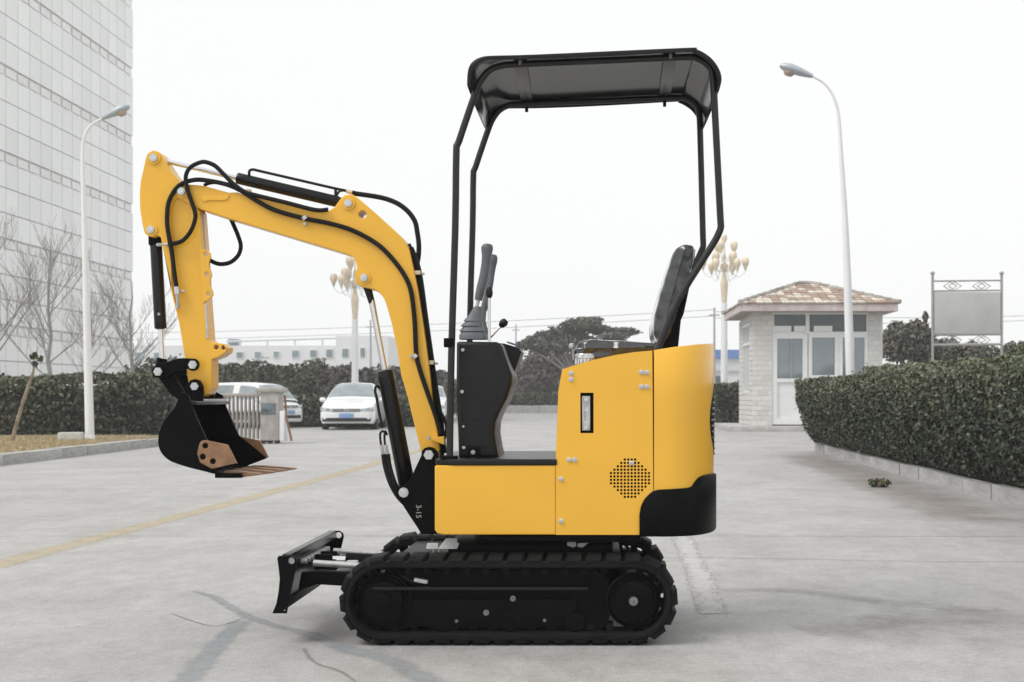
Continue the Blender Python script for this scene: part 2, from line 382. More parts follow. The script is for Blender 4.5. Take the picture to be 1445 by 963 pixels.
for y in (564, 603.5): MB().cyl(P(827, y, YN+.008), P(827, y, YN-.001), .0085, None, 6).obj('nut', STEEL, sp_)
bolts = [(806, 527), (806, 535.5), (905, 525.5), (912.7, 525.8), (905, 546), (913, 546), (803, 649), (811, 649), (791.5, 676), (791.7, 735.5), (891, 653.6)]
for x, y in bolts:
    c = P(x, y, YN); b = MB(); b.lathe(c+Vector((0, .001, 0)), [(.0092, 0), (.0092, .0035), (.0068, .004), (.0062, .0085), (.003, .0088), (.0028, .004), (.001, .004)], 14, (0, -1, 0)); b.obj('bolt', STEEL, sp_)
# rear cover
pl = rear(0); start = (P(922.9, 0, YN).x, YN)
half = [start]+[p for p in pl if p[0] > start[0]+.001]
pth = mirror(half); NB = len(half)
def ztop(i):
    j = i if i < NB else 2*NB-2-i
    x, y = half[j]; return H-(interp(TOP, pxy(x, y))-CY)*y/F
rows = []
zb = H-(755-CY)*YN/F
for i, (x, y) in enumerate(pth):
    z1 = ztop(i); ins = Vector((X0-.1-x, YC-y, 0)); ins.normalize()
    rows.append([Vector((x, y, zb+(z1-.004-zb)*t)) for t in (0, .25, .5, .75, 1)]+[Vector((x, y, z1))+ins*.004+Vector((0, 0, .0)), Vector((x, y, z1-.02))+ins*.016])
b = MB(); b.grid(rows); rc = b.obj('rear_cover', YEL, EX, 55)
# top deck under the seat and front seat wall
b = MB(); rws = []
for x, y in TOP:
    X = P(x, y, YN).x; z = H-(y-CY)*YN/F-.006
    if x > 930: continue
    rws.append([Vector((X+.004, YN+.006, z)), Vector((X+.004, YF-.006, z))])
rws.append([Vector((X0+.1, YN+.03, rws[-1][0].z)), Vector((X0+.1, YF-.03, rws[-1][0].z))])
rws.append([Vector((XR-.05, YC-.12, rws[-1][0].z)), Vector((XR-.05, YC+.12, rws[-1][0].z))])
rws.insert(0, [Vector((P(784.6, 0, YN).x+.004, YN+.006, P(0, 655, YN).z)), Vector((P(784.6, 0, YN).x+.004, YF-.006, P(0, 655, YN).z))])
b.grid(rws); b.obj('seat_deck', YEL, EX)
# counterweight wrapped round the tail
CT = [(902, 735), (902.3, 727), (904.6, 714), (909, 705.5), (914, 699.5), (920, 694.5), (927, 691.6), (950, 690.5), (972, 689), (978, 687), (981, 683), (984, 678), (988, 674), (994, 671.2), (1009, 668)]
pl = rear(.010); cs = [(P(902.2+dx, 0, YN).x, YN-.008) for dx in (0, .6, 2, 4, 7, 10, 14, 18, 22, 26)]
half = cs+[p for p in pl if p[0] > cs[-1][0]+.003]; NB = len(half); pth = mirror(half); rows = []
zb = H-(757.5-CY)*YN/F
for i, (x, y) in enumerate(pth):
    j = i if i < NB else 2*NB-2-i
    hx, hy = half[j]; z1 = H-(interp(CT, pxy(hx, hy))-CY)*hy/F
    ins = Vector((X0-.1-x, YC-y, 0)).normalized()
    if i < len(cs) or i >= len(pth)-len(cs): ins = Vector((0, 1 if y < YC else -1, 0))
    p0 = Vector((x, y, zb)); p1 = Vector((x, y, z1))
    rows.append([p0+ins*.08, p0+ins*.006, p0+Vector((0, 0, .006)), p0.lerp(p1, .5), p1-Vector((0, 0, .005)), p1+ins*.004, p1+ins*.012])
b = MB(); b.grid(rows); cw = b.obj('counterweight', BLK, EX, 50)
# radiator grille at the tail
b = MB(); pl = rear(.0012, 60); arc = [0]
full = mirror(pl)
for (a, c_) in zip(full, full[1:]): arc.append(arc[-1]+math.dist(a, c_))
mid = arc[len(pl)-1]; zc = .8957-(592-560)*5.35/F
def atarc(s):
    s += mid
    for i in range(len(arc)-1):
        if s <= arc[i+1]:
            t = (s-arc[i])/(arc[i+1]-arc[i]); return Vector((full[i][0]+(full[i+1][0]-full[i][0])*t, full[i][1]+(full[i+1][1]-full[i][1])*t, 0))
RG = .145
rows = []
for k in range(25):
    a = 2*math.pi*k/24; rows.append([atarc(1.55*RG*f*math.cos(a))+Vector((.0, 0, zc+RG*f*math.sin(a)))+Vector((.0012 if f < .97 else 0, 0, 0)) for f in (1, .96, .75, .5, .25, .02)])
b.grid(rows); rg = b.obj('radiator_grille', BLK, EX)
b = MB()
for k in range(-6, 7):
    z = k*.022; ex = 1.55*math.sqrt(max(RG**2-z*z, 0))*.93
    p = [atarc(-ex+2*ex*t/8)+Vector((.001, 0, zc+z)) for t in range(9)]
    b.tube(p, .004, 5)
o = b.obj('grille_bars', GRIP, rg)
# --- seat
def pillow(name, px, Y0, Y1, edge, amp, meas):                       # upholstered block with soft edges and wrinkled film over it
    o = cat_rom([P(x, y, meas) for x, y in px], 8, True); c = sum(o, Vector())/len(o); b = MB(); rows = []
    L = math.hypot(max(p.x for p in o)-min(p.x for p in o), max(p.z for p in o)-min(p.z for p in o))
    ax = max(((p-c) for p in o), key=lambda v: v.length).normalized()
    def ring(t, y):
        r = []
        for p in o:
            a = (p-c).dot(ax); m = c+ax*a*(1-.12)                    # shrink towards the long axis of the block
            q = m.lerp(p, t) if t > 0 else m; r.append(Vector((q.x, y, q.z)))
        return r
    ts = (.02, .25, .5, .72, .86)
    for t in ts: rows.append(ring(t, Y0-.012*(1-t)))
    for k in range(5): a = math.pi/2*k/4; rows.append(ring(.86+.14*math.sin(a), Y0+edge*(1-math.cos(a))))
    for k in range(1, 8): rows.append(ring(1, Y0+edge+(Y1-Y0-2*edge)*k/8))
    for k in range(5): a = math.pi/2*(1-k/4); rows.append(ring(.86+.14*math.sin(a), Y1-edge*(1-math.cos(a))))
    for t in reversed(ts): rows.append(ring(t, Y1+.012*(1-t)))
    for r in rows:
        for i, p in enumerate(r):
            q = Vector((p.x*16, p.y*9, p.z*16)); n = 1-abs(noise.noise(q))*2; n2 = noise.noise(q*2.3+Vector((5, 1, 2)))
            d = Vector((p.x-c.x, (p.y-(Y0+Y1)/2)*.6, p.z-c.z)); d = d.normalized() if d.length > 1e-6 else d; r[i] = p+d*amp*(n*.8+n2*.6-.3)
    b.grid(rows, close_v=True); return b.obj(name, VINYL, EX, 70)
pillow('seat_cushion', [(811, 497), (813, 489), (820, 482.5), (834, 479.5), (855, 480), (878, 481.5), (902, 483), (924, 485), (931, 491), (924, 499), (900, 502), (870, 505), (838, 508), (818, 506)], 5.18, 5.57, .03, .010, 5.2)
pillow('backrest', [(921.5, 464), (924, 443), (931, 417), (938, 394), (946, 368), (952, 354), (960, 347.5), (970, 346.5), (979, 350), (979, 364), (974, 386), (967, 408), (959, 432), (951, 458), (943, 477), (933, 483), (925, 478)], 5.18, 5.57, .03, .006, 5.2)
MB().plate([(820, 500), (930, 488), (930, 504), (820, 520)], 5.205, 5.545, bev=.006, meas=5.205).obj('seat_base', BLK, EX)
b = MB(); b.plate([(978, 352), (981.5, 352), (980.5, 364), (976, 392), (965, 443), (961, 452), (957, 491), (925, 495), (946, 470), (960, 428), (972, 388)], 5.23, 5.52, bev=.006, meas=5.23); bs = b.obj('backrest_support', BLK, EX)
pins(bs, [(957, 416), (949, 445)], 5.2, .009, n=12, name='bolt')
b = MB(); c = P(825.5, 511, 5.05); b.lathe(c-Vector((0, 0, .02)), [(.034, 0), (.034, .012), (.031, .014), (.031, .032), (.036, .034), (.036, .046), (.033, .05), (.001, .05)], 28); lp = b.obj('work_lamp', LENS, EX)
for k in range(9):
    a = math.pi*k/8; q = c+Vector((.0335*math.cos(a), -.0335*math.sin(a), -.008)); MB().cyl(q, q+Vector((0, 0, .02)), .003, None, 6).obj('lens_rib', CHROME, lp)
c = P(805.5, 484, 5.3); b = MB(); b.tube(cat_rom([P(810, 508, 5.3), P(809, 496, 5.3), P(808, 488, 5.3)], 4), .006, 8); b.lathe(P(807, 489, 5.3), [(.001, -.012), (.012, -.008), (.014, 0), (.01, .01), (.001, .013)], 14); b.obj('seat_lever', GALV, EX)
# --- console and controls
b = MB(); b.plate([(644, 484), (647, 482), (700, 482.5), (706, 485), (709, 490), (716, 511), (722.5, 530), (722, 542), (715, 563), (704, 584), (699, 596), (697.6, 613), (701, 634), (704, 646), (647, 646), (645.7, 604), (643.6, 563)], 5.15, 5.5, bev=.016); cn = b.obj('console', PLA, EX)
b = MB(); b.plate([(700, 484), (712, 485), (733, 491.5), (736, 496.6), (730, 514), (724, 531), (715, 540), (700, 520)], 5.42, 5.6, bev=.006, meas=5.42); ib = b.obj('instrument_box', PLA, cn)
a, c = P(717, 484.5, 5.5), P(731, 489, 5.5); MB().bar(a+Vector((0, -.05, .002)), c+Vector((0, -.05, .002)), .09, .006, .002).obj('label_plate', M('blue_label', (.1, .22, .32), .3, var=.5, scale=90), ib)
pins(cn, [(653, 494), (652, 553), (654, 602), (654.5, 631.5)], 5.15, .007, h=.004, n=12, name='bolt')
MB().plate([(660, 632), (677, 632), (677, 646), (660, 646)], 5.135, 5.15, bev=.002).obj('hinge_plate', BLK, cn)
pins(cn, [(667.5, 638.5)], 5.135, .009, h=.004, n=12, name='bolt', mat=GALV)
MB().plate([(648, 597), (691, 597), (691, 630), (648, 630)], 5.144, 5.15, bev=.0015).obj('cover_plate', PLA, cn)
def stick_ctl(px0, Y, dx, s, dy=0):
    b = MB(); cx = px0; 
    prof = [(668.5+dx, 433, 5.0), (664+dx, 447, 9.5), (661+dx, 453.5, 12.5), (663+dx, 454.5, 11.5), (660+dx, 460.5, 15.5), (662+dx, 461.8, 14), (661+dx, 468, 18), (662+dx, 469.5, 16.5), (662+dx, 474, 19), (662+dx, 479.5, 19)]
    rows = []
    for x, y, r in prof:
        r *= s; c = P(x+6, y, Y); k = r*Y/F
        rows.append([c+Vector((k*sx, k*sy*.8, 0)) for sx, sy in ((-1, -.7), (-.7, -1), (.7, -1), (1, -.7), (1, .7), (.7, 1), (-.7, 1), (-1, .7))])
    b.grid(rows, close_v=True); bo = b.obj('joystick_boot', GRIP, cn)
    b = MB(); b.tube([P(672+dx, 436, Y), P(675.5+dx, 422, Y)], .007, 8); b.obj('joystick_rod', GALV, bo)
    src = [(675, 424, 5.2), (676.5, 416, 6), (679, 405, 6.3), (682.5, 390, 6.2), (685, 374, 5.9), (686.5, 362, 6.6), (687.2, 355, 8), (687.4, 350, 8.5), (687.4, 347, 7.6), (687.3, 345.2, 5.6), (687.3, 344.3, 3), (687.3, 344, .5)]
    pt = cat_rom([P(x+dx, y+dy, Y) for x, y, r in src], 3); rr_ = [r*s*Y/F for x, y, r in src]
    b = MB(); b.tube(pt, [interp(list(zip(range(len(rr_)), rr_)), i/3) for i in range(len(pt))], 16); b.obj('joystick_grip', GRIP, bo, 60)
stick_ctl(0, 5.22, 0, 1.0)
stick_ctl(0, 5.44, 8, .8, 15)
b = MB(); b.cyl(P(690.3, 482, 5.17), P(690.4, 418, 5.17), .006, None, 10); lv = b.obj('lever', CHROME, cn)
b = MB(); b.lathe(P(690.6, 421, 5.17), [(.006, 0), (.011, .006), (.0135, .02), (.012, .032), (.007, .042), (.001, .044)], 14); b.obj('knob', PLA, lv)
b = MB(); b.cyl(P(692, 476, 5.4), P(707, 460, 5.4), .0055, None, 10); lv = b.obj('lever', CHROME, cn)
b = MB(); a = P(705.5, 461.5, 5.4); d = P(713, 453.5, 5.4)-a; b.lathe(a, [(.006, 0), (.012, .006), (.0165, .018), (.0165, .026), (.011, .036), (.001, .038)], 14, d); b.obj('knob', PLA, lv)
# --- canopy frame and roof
near = [P(x, y, 5.03) for x, y in ((634.5, 650), (637, 500), (642.5, 320), (644, 215), (647.5, 200), (671, 131), (679, 113), (691, 99.5), (708, 93), (730, 91), (860, 85.5), (965, 81), (984, 83), (998, 91.5), (1005.5, 105), (1009, 160), (1016.4, 305), (1017.3, 320), (1013, 332), (1004, 348), (956.6, 424.6), (929.6, 490), (920, 512))]
far = [P(x, y, 5.715) for x, y in ((661, 640), (663.3, 450), (667, 320), (668, 248), (671, 236), (690, 180), (698, 164), (706, 155), (718, 149), (735, 147), (850, 142.5), (955, 138), (970, 140), (981, 148), (986.5, 160), (988.6, 207), (992, 335), (992.5, 346), (989, 356), (976, 383), (934, 462), (915, 500))]
for path in (near, far):
    pt = cat_rom(path, 3); MB().tube(pt, .0128, 12).obj('canopy_post', TUBE, EX)
MB().box(P(634, 484, 5.03), (.038, .036, .034), None, .004).obj('post_clamp', BLK, EX)
MB().box(P(634, 646, 5.03), (.06, .06, .014), None, .003).obj('post_foot', BLK, EX)
rp_ = [(658, 118), (658.5, 103), (661, 92), (667, 84), (678, 78.5), (695, 76.5), (760, 74.5), (963, 65.5), (983, 67), (1000, 76), (1010, 86), (1017, 98), (1019.5, 110), (1017, 122)]
y0, y1 = 4.955, 5.80
b = MB(); rows = []
pp = cat_rom([P(x, y, y0) for x, y in rp_], 4)
cen = Vector((0, 0, 1.6))
for Y, dn in ((y0, .016), (y0+.004, .006), (y0+.025, 0), (y0+.2, -.004), (YC, -.006), (y1-.2, -.004), (y1-.025, 0), (y1-.004, .006), (y1, .016)):
    r = []
    for p in pp:
        d = Vector((p.x-.0, 0, p.z-1.6)); d.normalize(); r.append(Vector((p.x, Y, p.z))-d*dn)
    rows.append(r)
inner = [[p-Vector((p.x, 0, p.z-1.6)).normalized()*.008 for p in r] for r in reversed(rows)]
b.grid(rows+inner, close_u=True)
rf = b.obj('canopy_roof', ROOFP, EX, 60)
zr = P(734, 88, 5.03).z
for xn, yn_, xf, yf in ((734, 92, 743, 147), (946, 83, 938, 139.5)):
    a = P(xn, yn_, 5.03)+Vector((0, -.01, .012)); c = P(xf, yf, 5.715)+Vector((0, .01, .012))
    MB().bar(a, c, .048, .006, .001).obj('roof_crossbar', TUBE, EX)
    for q in (a, c): MB().cyl(q-Vector((0, 0, .043 if q is c else .014)), q+Vector((0, 0, .004)), .007, None, 8).obj('bolt', STEEL if q is a else BLK, EX)
# --- swing post
out = [(594.5, 643), (595, 637), (599, 632.5), (605.5, 630.8), (612, 632.5), (617, 638), (618.5, 646), (617, 656), (616, 754), (594.5, 754), (587.7, 743), (577, 727), (565, 708), (560.5, 699), (561, 690), (566, 685.5), (573, 684.5), (580, 675), (585, 663)]
sw = MB().plate(out, 5.265, 5.29, bev=.003).obj('swing_post', BLK, EX)
MB().plate(out, 5.462, 5.487, bev=.003, meas=5.265).obj('swing_post', BLK, EX)
MB().plate([(590, 680), (614, 660), (614, 752), (596, 752)], 5.29, 5.462, bev=.002, meas=5.265).obj('post_web', BLK, sw)
pins(sw, [(605.5, 642)], 5.265, .021, h=.016, n=6, name='pin', collar=(.027, BLK)); pins(sw, [(570, 695)], 5.265, .021, h=.014, n=8, name='pin', collar=(.028, BLK))
c = P(590.5, 722, 5.262); b = MB(); b.text('3-15', .029, Matrix.Translation(c) @ Matrix.Rotation(math.pi/2, 4, 'X') @ Matrix.Rotation(-math.pi/2, 4, 'Z')); b.obj('chalk_mark', HUB if False else M('chalk', (.42, .43, .43), .8), sw, 0)
# --- boom
bo = [(254, 281), (248, 275), (247.5, 267), (252, 261), (261, 260), (286, 262), (323, 272), (334, 271.5), (341, 274), (382, 280), (453, 298.5), (463, 298), (471.6, 292.7), (478, 284), (481, 280), (486, 275.5), (496.5, 274), (505, 279.5), (527.6, 299), (555, 324), (569, 337.3), (577.4, 352), (584, 382), (590, 411), (600.5, 480), (606.7, 525), (611, 567), (617, 606), (621, 635), (613, 652), (599, 652), (594.5, 639), (587.7, 612.5), (575, 560), (566, 529.5), (561, 496), (552.7, 457), (544.4, 427.8), (541, 420), (536, 414), (528, 409), (517.4, 406.5), (508, 404.5), (502.5, 398.5), (500.6, 390), (503.7, 377.8), (502, 369), (498, 363), (490, 359), (320, 308), (283, 296), (268, 289)]
bm_ = MB().plate(bo, 5.316, 5.436, holes=[circ(511.4, 303, 5.5, 14)], bev=.004).obj('boom', YEL, EX)
pins(bm_, [(256.8, 270.6), (492, 287.3), (514, 392.3)], 5.316, .0165, h=.014, n=8, collar=(.026, YEL))
MB().plate([(608, 618), (627, 616), (627, 628), (609, 622)], 5.29, 5.316, bev=.002).obj('boom_bracket', YEL, bm_)
MB().plate(chaikin([(283, 279), (292, 277.5), (318, 278.5), (324, 274), (323, 280), (318, 283.5), (294, 283), (288, 286)]), 5.311, 5.318, bev=.0015, meas=5.316).obj('boom_gusset', YEL, bm_)
pins(bm_, [(605, 618)], 5.29, .008, h=.006, n=8, name='bolt', mat=GALV)
def cylinder(name, p0, p1, r, rod_end, rr, parent=EX, cap=True):
    b = MB(); d = (p1-p0).normalized(); L = (p1-p0).length
    b.lathe(p0, [(r*.6, -.004), (r*.94, 0), (r, .004), (r, .03), (r*1.0, L-.004), (r*.9, L)], 28, d)
    o = b.obj(name, BLKG, parent)
    MB().cyl(p0, rod_end, rr, None, 18).obj('rod', CHROME, o)
    return o
ac = cylinder('arm_cylinder', P(335, 251.7, YC), P(478, 285.3, YC), .0225, P(217.4, 223.5, YC), .0095)
for px, py in ((492, 287.3),): MB().cyl(P(474, 284.3, YC), P(491, 287.5, YC), .02, .018, 16).obj('rod_eye', BLKG, ac)
MB().tube(cat_rom([P(352, 250, YC-.0), P(351.5, 244, YC-.01), P(353, 240.5, YC-.01), P(358, 239.6, YC-.01), P(366, 241.5, YC-.01), P(420, 254, YC-.01), P(472, 266, YC-.01), P(484, 268.5, YC-.01), P(490, 270, YC-.01)], 4), .0055, 8).obj('steel_pipe', BLKG, ac)
MB().tube(cat_rom([P(473.6, 278, YC-.01), P(473.6, 268, YC-.01)], 3), .006, 8).obj('pipe_elbow', BLKG, ac)
MB().tube(cat_rom([P(475, 276, YC-.01), P(479, 270, YC-.01), P(484, 269.5, YC-.01)], 3), .005, 8).obj('pipe_elbow', BLKG, ac)
MB().cyl(P(489, 270, YC-.01), P(497, 272, YC-.01), .009, None, 6).obj('hose_fitting', TAN, ac)
bc = cylinder('boom_cylinder', P(543, 523.5, YC), P(574.5, 686, YC), .0325, P(524.5, 424, YC), .0125)
MB().cyl(P(514.5, 393, YC), P(525, 428, YC), .018, .0125, 16).obj('rod_eye', BLKG, bc)
MB().tube(cat_rom([P(536, 548, 5.34), P(531, 545, 5.33), P(529.5, 552, 5.33), P(531.5, 562, 5.33), P(535, 582, 5.33), P(540, 604, 5.33)], 5), .0055, 8).obj('steel_pipe', BLKG, bc)
for dx in (0, 6):
    MB().tube(cat_rom([P(538+dx*.9, 630, 5.32), P(536.5+dx, 618, 5.32), P(537+dx, 611, 5.32), P(541+dx*.5, 609, 5.32), P(545+dx*.2, 614, 5.325)], 4), .0045, 8).obj('steel_pipe', BLKG, bc)
    MB().cyl(P(538+dx, 628, 5.32), P(541+dx, 643, 5.32), .0075, None, 6).obj('hose_fitting', GALV, bc)
    MB().tube(cat_rom([P(541+dx, 641, 5.32), P(544+dx, 660, 5.32), P(551+dx, 682, 5.31), P(561+dx, 700, 5.32), P(572+dx, 712, 5.34)], 5), .0095, 8).obj('hose', HOSE, bc)
# --- stick
so_ = [(217.4, 212.8), (209, 217.5), (206.5, 225), (203.5, 239), (199.5, 256), (198, 273), (198.6, 296), (201.6, 316), (204, 326), (209, 333), (216, 335.5), (224, 333), (228, 336), (230, 348), (248, 430), (258, 489.5), (263, 520), (265.5, 540), (272, 556), (284, 560), (292.5, 556), (299, 547.6), (299, 508), (311, 503), (319, 497), (320, 491), (315.5, 485.5), (299, 483), (294.7, 479.6), (290.5, 423), (286.4, 355), (282, 298), (268, 280), (254, 257.3), (242.3, 243), (234, 230), (230, 221), (224.5, 215)]
st = MB().plate(so_, 5.327, 5.425, holes=[circ(305, 490.5, 3.2), circ(315, 491.2, 2.6)], bev=.004).obj('stick', YEL, EX)
MB().plate(so_[:15]+[(243, 410), (243, 340), (240, 300), (247, 283), (262, 275)]+so_[-6:], 5.318, 5.3275, bev=.002, meas=5.327).obj('stick_head_plate', YEL, st)
b = MB(); b.plate([(281, 352), (291, 352.5), (296.5, 357), (297.5, 362), (295, 370), (294.5, 377), (298, 384), (298.8, 389), (296, 396), (296, 403), (300, 411), (300.8, 416.5), (296, 422), (291, 425), (286.5, 428)], 5.318, 5.33, holes=[circ(290.5, 359, 3.5), circ(292, 387.3, 3.6), circ(294.5, 414.8, 3.6)], bev=.0018); b.obj('hook_plate', YEL, st)
MB().plate([(284.5, 300), (287, 300), (290.5, 353), (288, 353)], 5.36, 5.366, bev=.001, meas=5.36).obj('cable_strip', GALV, st)
MB().plate([(288.5, 428), (291, 428), (294, 478), (291, 478)], 5.322, 5.327, bev=.001, meas=5.322).obj('cable_strip', GALV, st)
pins(st, [(217.4, 223.3), (213.2, 324.7)], 5.318, .0165, h=.012, n=10, collar=(.026, YEL))
kc = cylinder('bucket_cylinder', P(226.6, 463.6, YC), P(219.5, 333, YC), .0232, P(229, 512, YC), .011)
MB().box(P(220, 339, YC), (.05, .05, .05), None, .012).obj('rod_eye', BLK, kc)
MB().cyl(P(229, 506, YC), P(225, 524.7, YC), .02, .021, 14).obj('rod_eye', BLK, kc)
MB().cyl(P(222, 345.8, 5.34), P(240, 344.8, 5.31), .0075, .0065, 8).obj('hose_fitting', GALV, kc)
MB().cyl(P(224, 443.5, 5.355), P(224, 443.5, 5.34), .006, None, 8).obj('port_plug', GALV, kc)
# links and bucket
for Y in (5.285, 5.447):
    MB().plate(chaikin([(216, 528), (216.5, 519), (222, 513.5), (233, 512), (249, 506), (264, 505.5), (274, 507), (279.5, 512), (279, 519), (272, 523), (262, 520.5), (249, 523.5), (241, 529), (234, 534), (222, 533.5)]), Y, Y+.016, bev=.002, meas=5.285).obj('rocker_link', BLK, EX)
    MB().plate([(217, 524), (222, 515), (231, 516), (242, 527), (250, 540), (262, 560), (264, 570), (254, 568), (238, 556), (222, 534)], Y+.018, Y+.032, bev=.002, meas=5.285).obj('bucket_link', BLK, EX)
pins(EX, [(223.8, 524.7), (272.8, 515)], 5.285, .0185, h=.012, n=6, collar=(.024, BLK))
Y0, Y1 = 5.136, 5.616
side = [(256, 553), (246, 576), (232, 593), (224.5, 609), (222.7, 624), (225, 635), (231, 644), (242, 652), (266, 660), (290, 665), (300, 668), (334, 655), (291, 619.5), (270.6, 573.7), (268, 566), (266, 558)]
bk = MB(); shell = cat_rom([P(x, y, Y0) for x, y in ((268, 567), (254, 571), (246, 576), (232, 593), (224.5, 609), (222.7, 624), (225, 635), (231, 644), (242, 652), (266, 660), (290, 666), (302, 669), (330, 672))], 3)
ctr = P(270, 620, Y0)
inn = [p+(Vector((ctr.x, 0, ctr.z))-Vector((p.x, 0, p.z))).normalized()*.010 for p in shell]
bk.grid([[Vector((p.x, Y, p.z)) for p in shell]+[Vector((p.x, Y, p.z)) for p in reversed(inn)] for Y in (Y0+.004, Y1-.004)], close_v=True)
bu = bk.obj('bucket', BLK, EX)
for Y in (Y0, Y1-.012): MB().plate(side, Y, Y+.012, bev=.002, meas=Y0).obj('bucket_side', BLK, bu)
a = P(269, 569, Y0); MB().bar((a.x, Y0+.002, a.z), (a.x, Y1-.002, a.z), .04, .016, .006).obj('top_lip', BLKG, bu)
MB().bar((a.x+.005, 5.3, a.z+.01), (a.x+.005, Y1-.05, a.z+.01), .03, .01, .003).obj('lip_sky_sheen', GALV, bu)  # pale bar paints the sky's reflection onto the top of the lip
for Y in (5.295, 5.441):
    MB().plate([(258, 562), (263, 545), (268, 537), (275, 535), (282, 537.5), (286, 545), (287, 556), (286, 572), (262, 574)], Y, Y+.016, bev=.002, meas=5.295).obj('bucket_ear', BLK, bu)
pins(bu, [(275.3, 545.4)], 5.295, .0175, h=.012, n=6, collar=(.026, BLK))
cut = [(278, 640), (281, 627), (284, 622.5), (289, 621.3), (320.8, 628), (334, 654), (299, 662), (282, 653)]
for Y, nr in ((Y0-.016, 1), (Y1, 0)):
    sc2 = MB(); sc2.plate(cut, Y, Y+.015, holes=[circ(289.5, 629.3, 4.2), circ(286, 645, 4.4), circ(300.3, 651.3, 4.2)], bev=.002, meas=Y0-.016); so2 = sc2.obj('side_cutter', RUST, bu)
    for x, y in ((289.5, 629.3), (286, 645), (300.3, 651.3)):
        c = P(x, y, Y0-.016); MB().cyl((c.x, Y+.006, c.z), (c.x, Y+.018, c.z), .0105, None, 10).obj('bolt', BLK, so2)
le = P(300, 671, Y0); lt = P(333, 671.5, Y0)
MB().bar((lt.x-.03, Y0, lt.z), (lt.x-.03, Y1, lt.z), .1, .018, .003).obj('cutting_edge', BLK, bu)
for k in range(4):
    Y = Y0+.05+k*(Y1-Y0-.1)/3; ex = (.0, .02, .035, .045)[k]
    b = MB(); z = lt.z+.003; rows = []
    for t, hw, hh in ((-.05, .034, .013), (.0, .034, .013), (.055+ex, .028, .006), (.085+ex, .024, .002)):
        rows.append([Vector((lt.x+t, Y-hw, z-hh)), Vector((lt.x+t, Y+hw, z-hh)), Vector((lt.x+t, Y+hw, z+hh)), Vector((lt.x+t, Y-hw, z+hh))])
    vs = b.grid(rows, close_v=True); b.bm.faces.new(vs[0]); b.bm.faces.new(vs[-1]); b.obj('tooth', RUST, bu)
b = MB()
for k in range(9):
    p = P(303+k*2.6, 592+k*5.4, 5.5); b.box((p.x-.08, Y1-.015, p.z+.0), (.012, .002, .004))
# --- hoses on the boom
def hose(pts, r, Y=None, mat=HOSE, name='hose', n=8):
    return MB().tube(cat_rom([P(p[0], p[1], p[2] if len(p) > 2 else Y) for p in pts], 5), r, n).obj(name, mat, EX)
hose([(238, 344.6, 5.31), (250, 343), (260, 338), (270, 325), (275.4, 309), (275, 299), (269.7, 283), (264.8, 268), (262, 253), (264, 243), (270, 235.5), (279, 230.7), (289, 228.8), (303, 234), (316, 246.5), (329.6, 260), (346, 271.4), (361.5, 276), (403, 286), (444.6, 296.5), (463, 296)], .0086, 5.3)
hose([(249.5, 408), (246, 385), (243, 360), (239.5, 340), (236.5, 322), (235.7, 306), (238, 286), (246.5, 269), (258, 259), (276, 254), (296, 255.6), (321, 261), (341, 270), (361.5, 283), (388.5, 297), (430, 308.5), (465, 315.5), (496.5, 325), (527.6, 341.5), (548, 359), (569, 386), (579.7, 411), (585, 452.7), (587, 496), (592, 521), (604.6, 558.6), (613, 582), (622, 612)], .009, 5.305)
hose([(326, 309.5), (331, 321), (336, 333), (339.8, 347), (336.5, 360), (326, 370), (313, 373), (303, 371), (294, 366)], .0084, 5.42)
hose([(288, 262), (296, 258.5), (310, 258), (330, 262)], .0072, 5.41)
hose([(497, 272), (502.7, 273.6), (527.6, 277.2), (545, 281), (558.8, 286.4), (570, 293.5), (579.5, 303), (586, 314), (588.5, 326), (591, 344.6), (590.5, 362), (588, 378), (590, 400), (596, 440), (603, 500), (612, 560), (620, 606), (626, 640)], .0098, YC)
hose([(579, 350), (587, 369.5), (593, 396.5), (600, 448.5), (608, 504.6), (614, 548), (621, 592), (626, 640)], .0125, 5.35)
hose([(576, 345), (584, 366), (590, 392), (597, 446), (605, 503), (611, 548), (618, 592), (622, 638)], .0105, 5.4)
hose([(618, 575), (626, 590), (630, 604), (627, 620)], .006, 5.33)
for (x, y, s) in ((588, 385.5, 1), (607, 512, 1)):
    MB().box(P(x, y, 5.345), (.034, .04, .016), None, .003).obj('hose_clamp', TAN, EX)
    MB().cyl(P(x+7, y+1, 5.34), P(x+11, y+1, 5.34), .006, None, 6).obj('clamp_bolt', GALV, EX)
MB().box(P(351, 271.5, 5.345), (.018, .03, .022), None, .003).obj('hose_clamp', TAN, EX)
for (x, y, dy) in ((430, 308, 8), (586, 503, 0)):
    MB().cyl(P(x-1.8, y-2, 5.303), P(x+1.8, y+2, 5.303), .0115, None, 14).obj('hose_clip', STEEL, EX)
    c = P(x-(6 if dy == 0 else 0), y+dy, 5.303); MB().cyl(c, c+Vector((0, .015, 0)), .0075, None, 6).obj('clip_bolt', GALV, EX)
MB().cyl(P(249.5, 405, 5.305), P(250, 415, 5.305), .0115, None, 8).obj('hose_fitting', STEEL, EX)
MB().tube([P(250, 414, 5.305), P(250.8, 426, 5.305), P(251, 435, 5.315)], [.0075, .0065, .0085], 10).obj('port_pipe', GALV, EX)
MB().cyl(P(255.5, 411, 5.305), P(259.5, 411.5, 5.31), .0065, None, 8).obj('clip_bolt', STEEL, EX)
ORG = Vector((0, 0, 0))
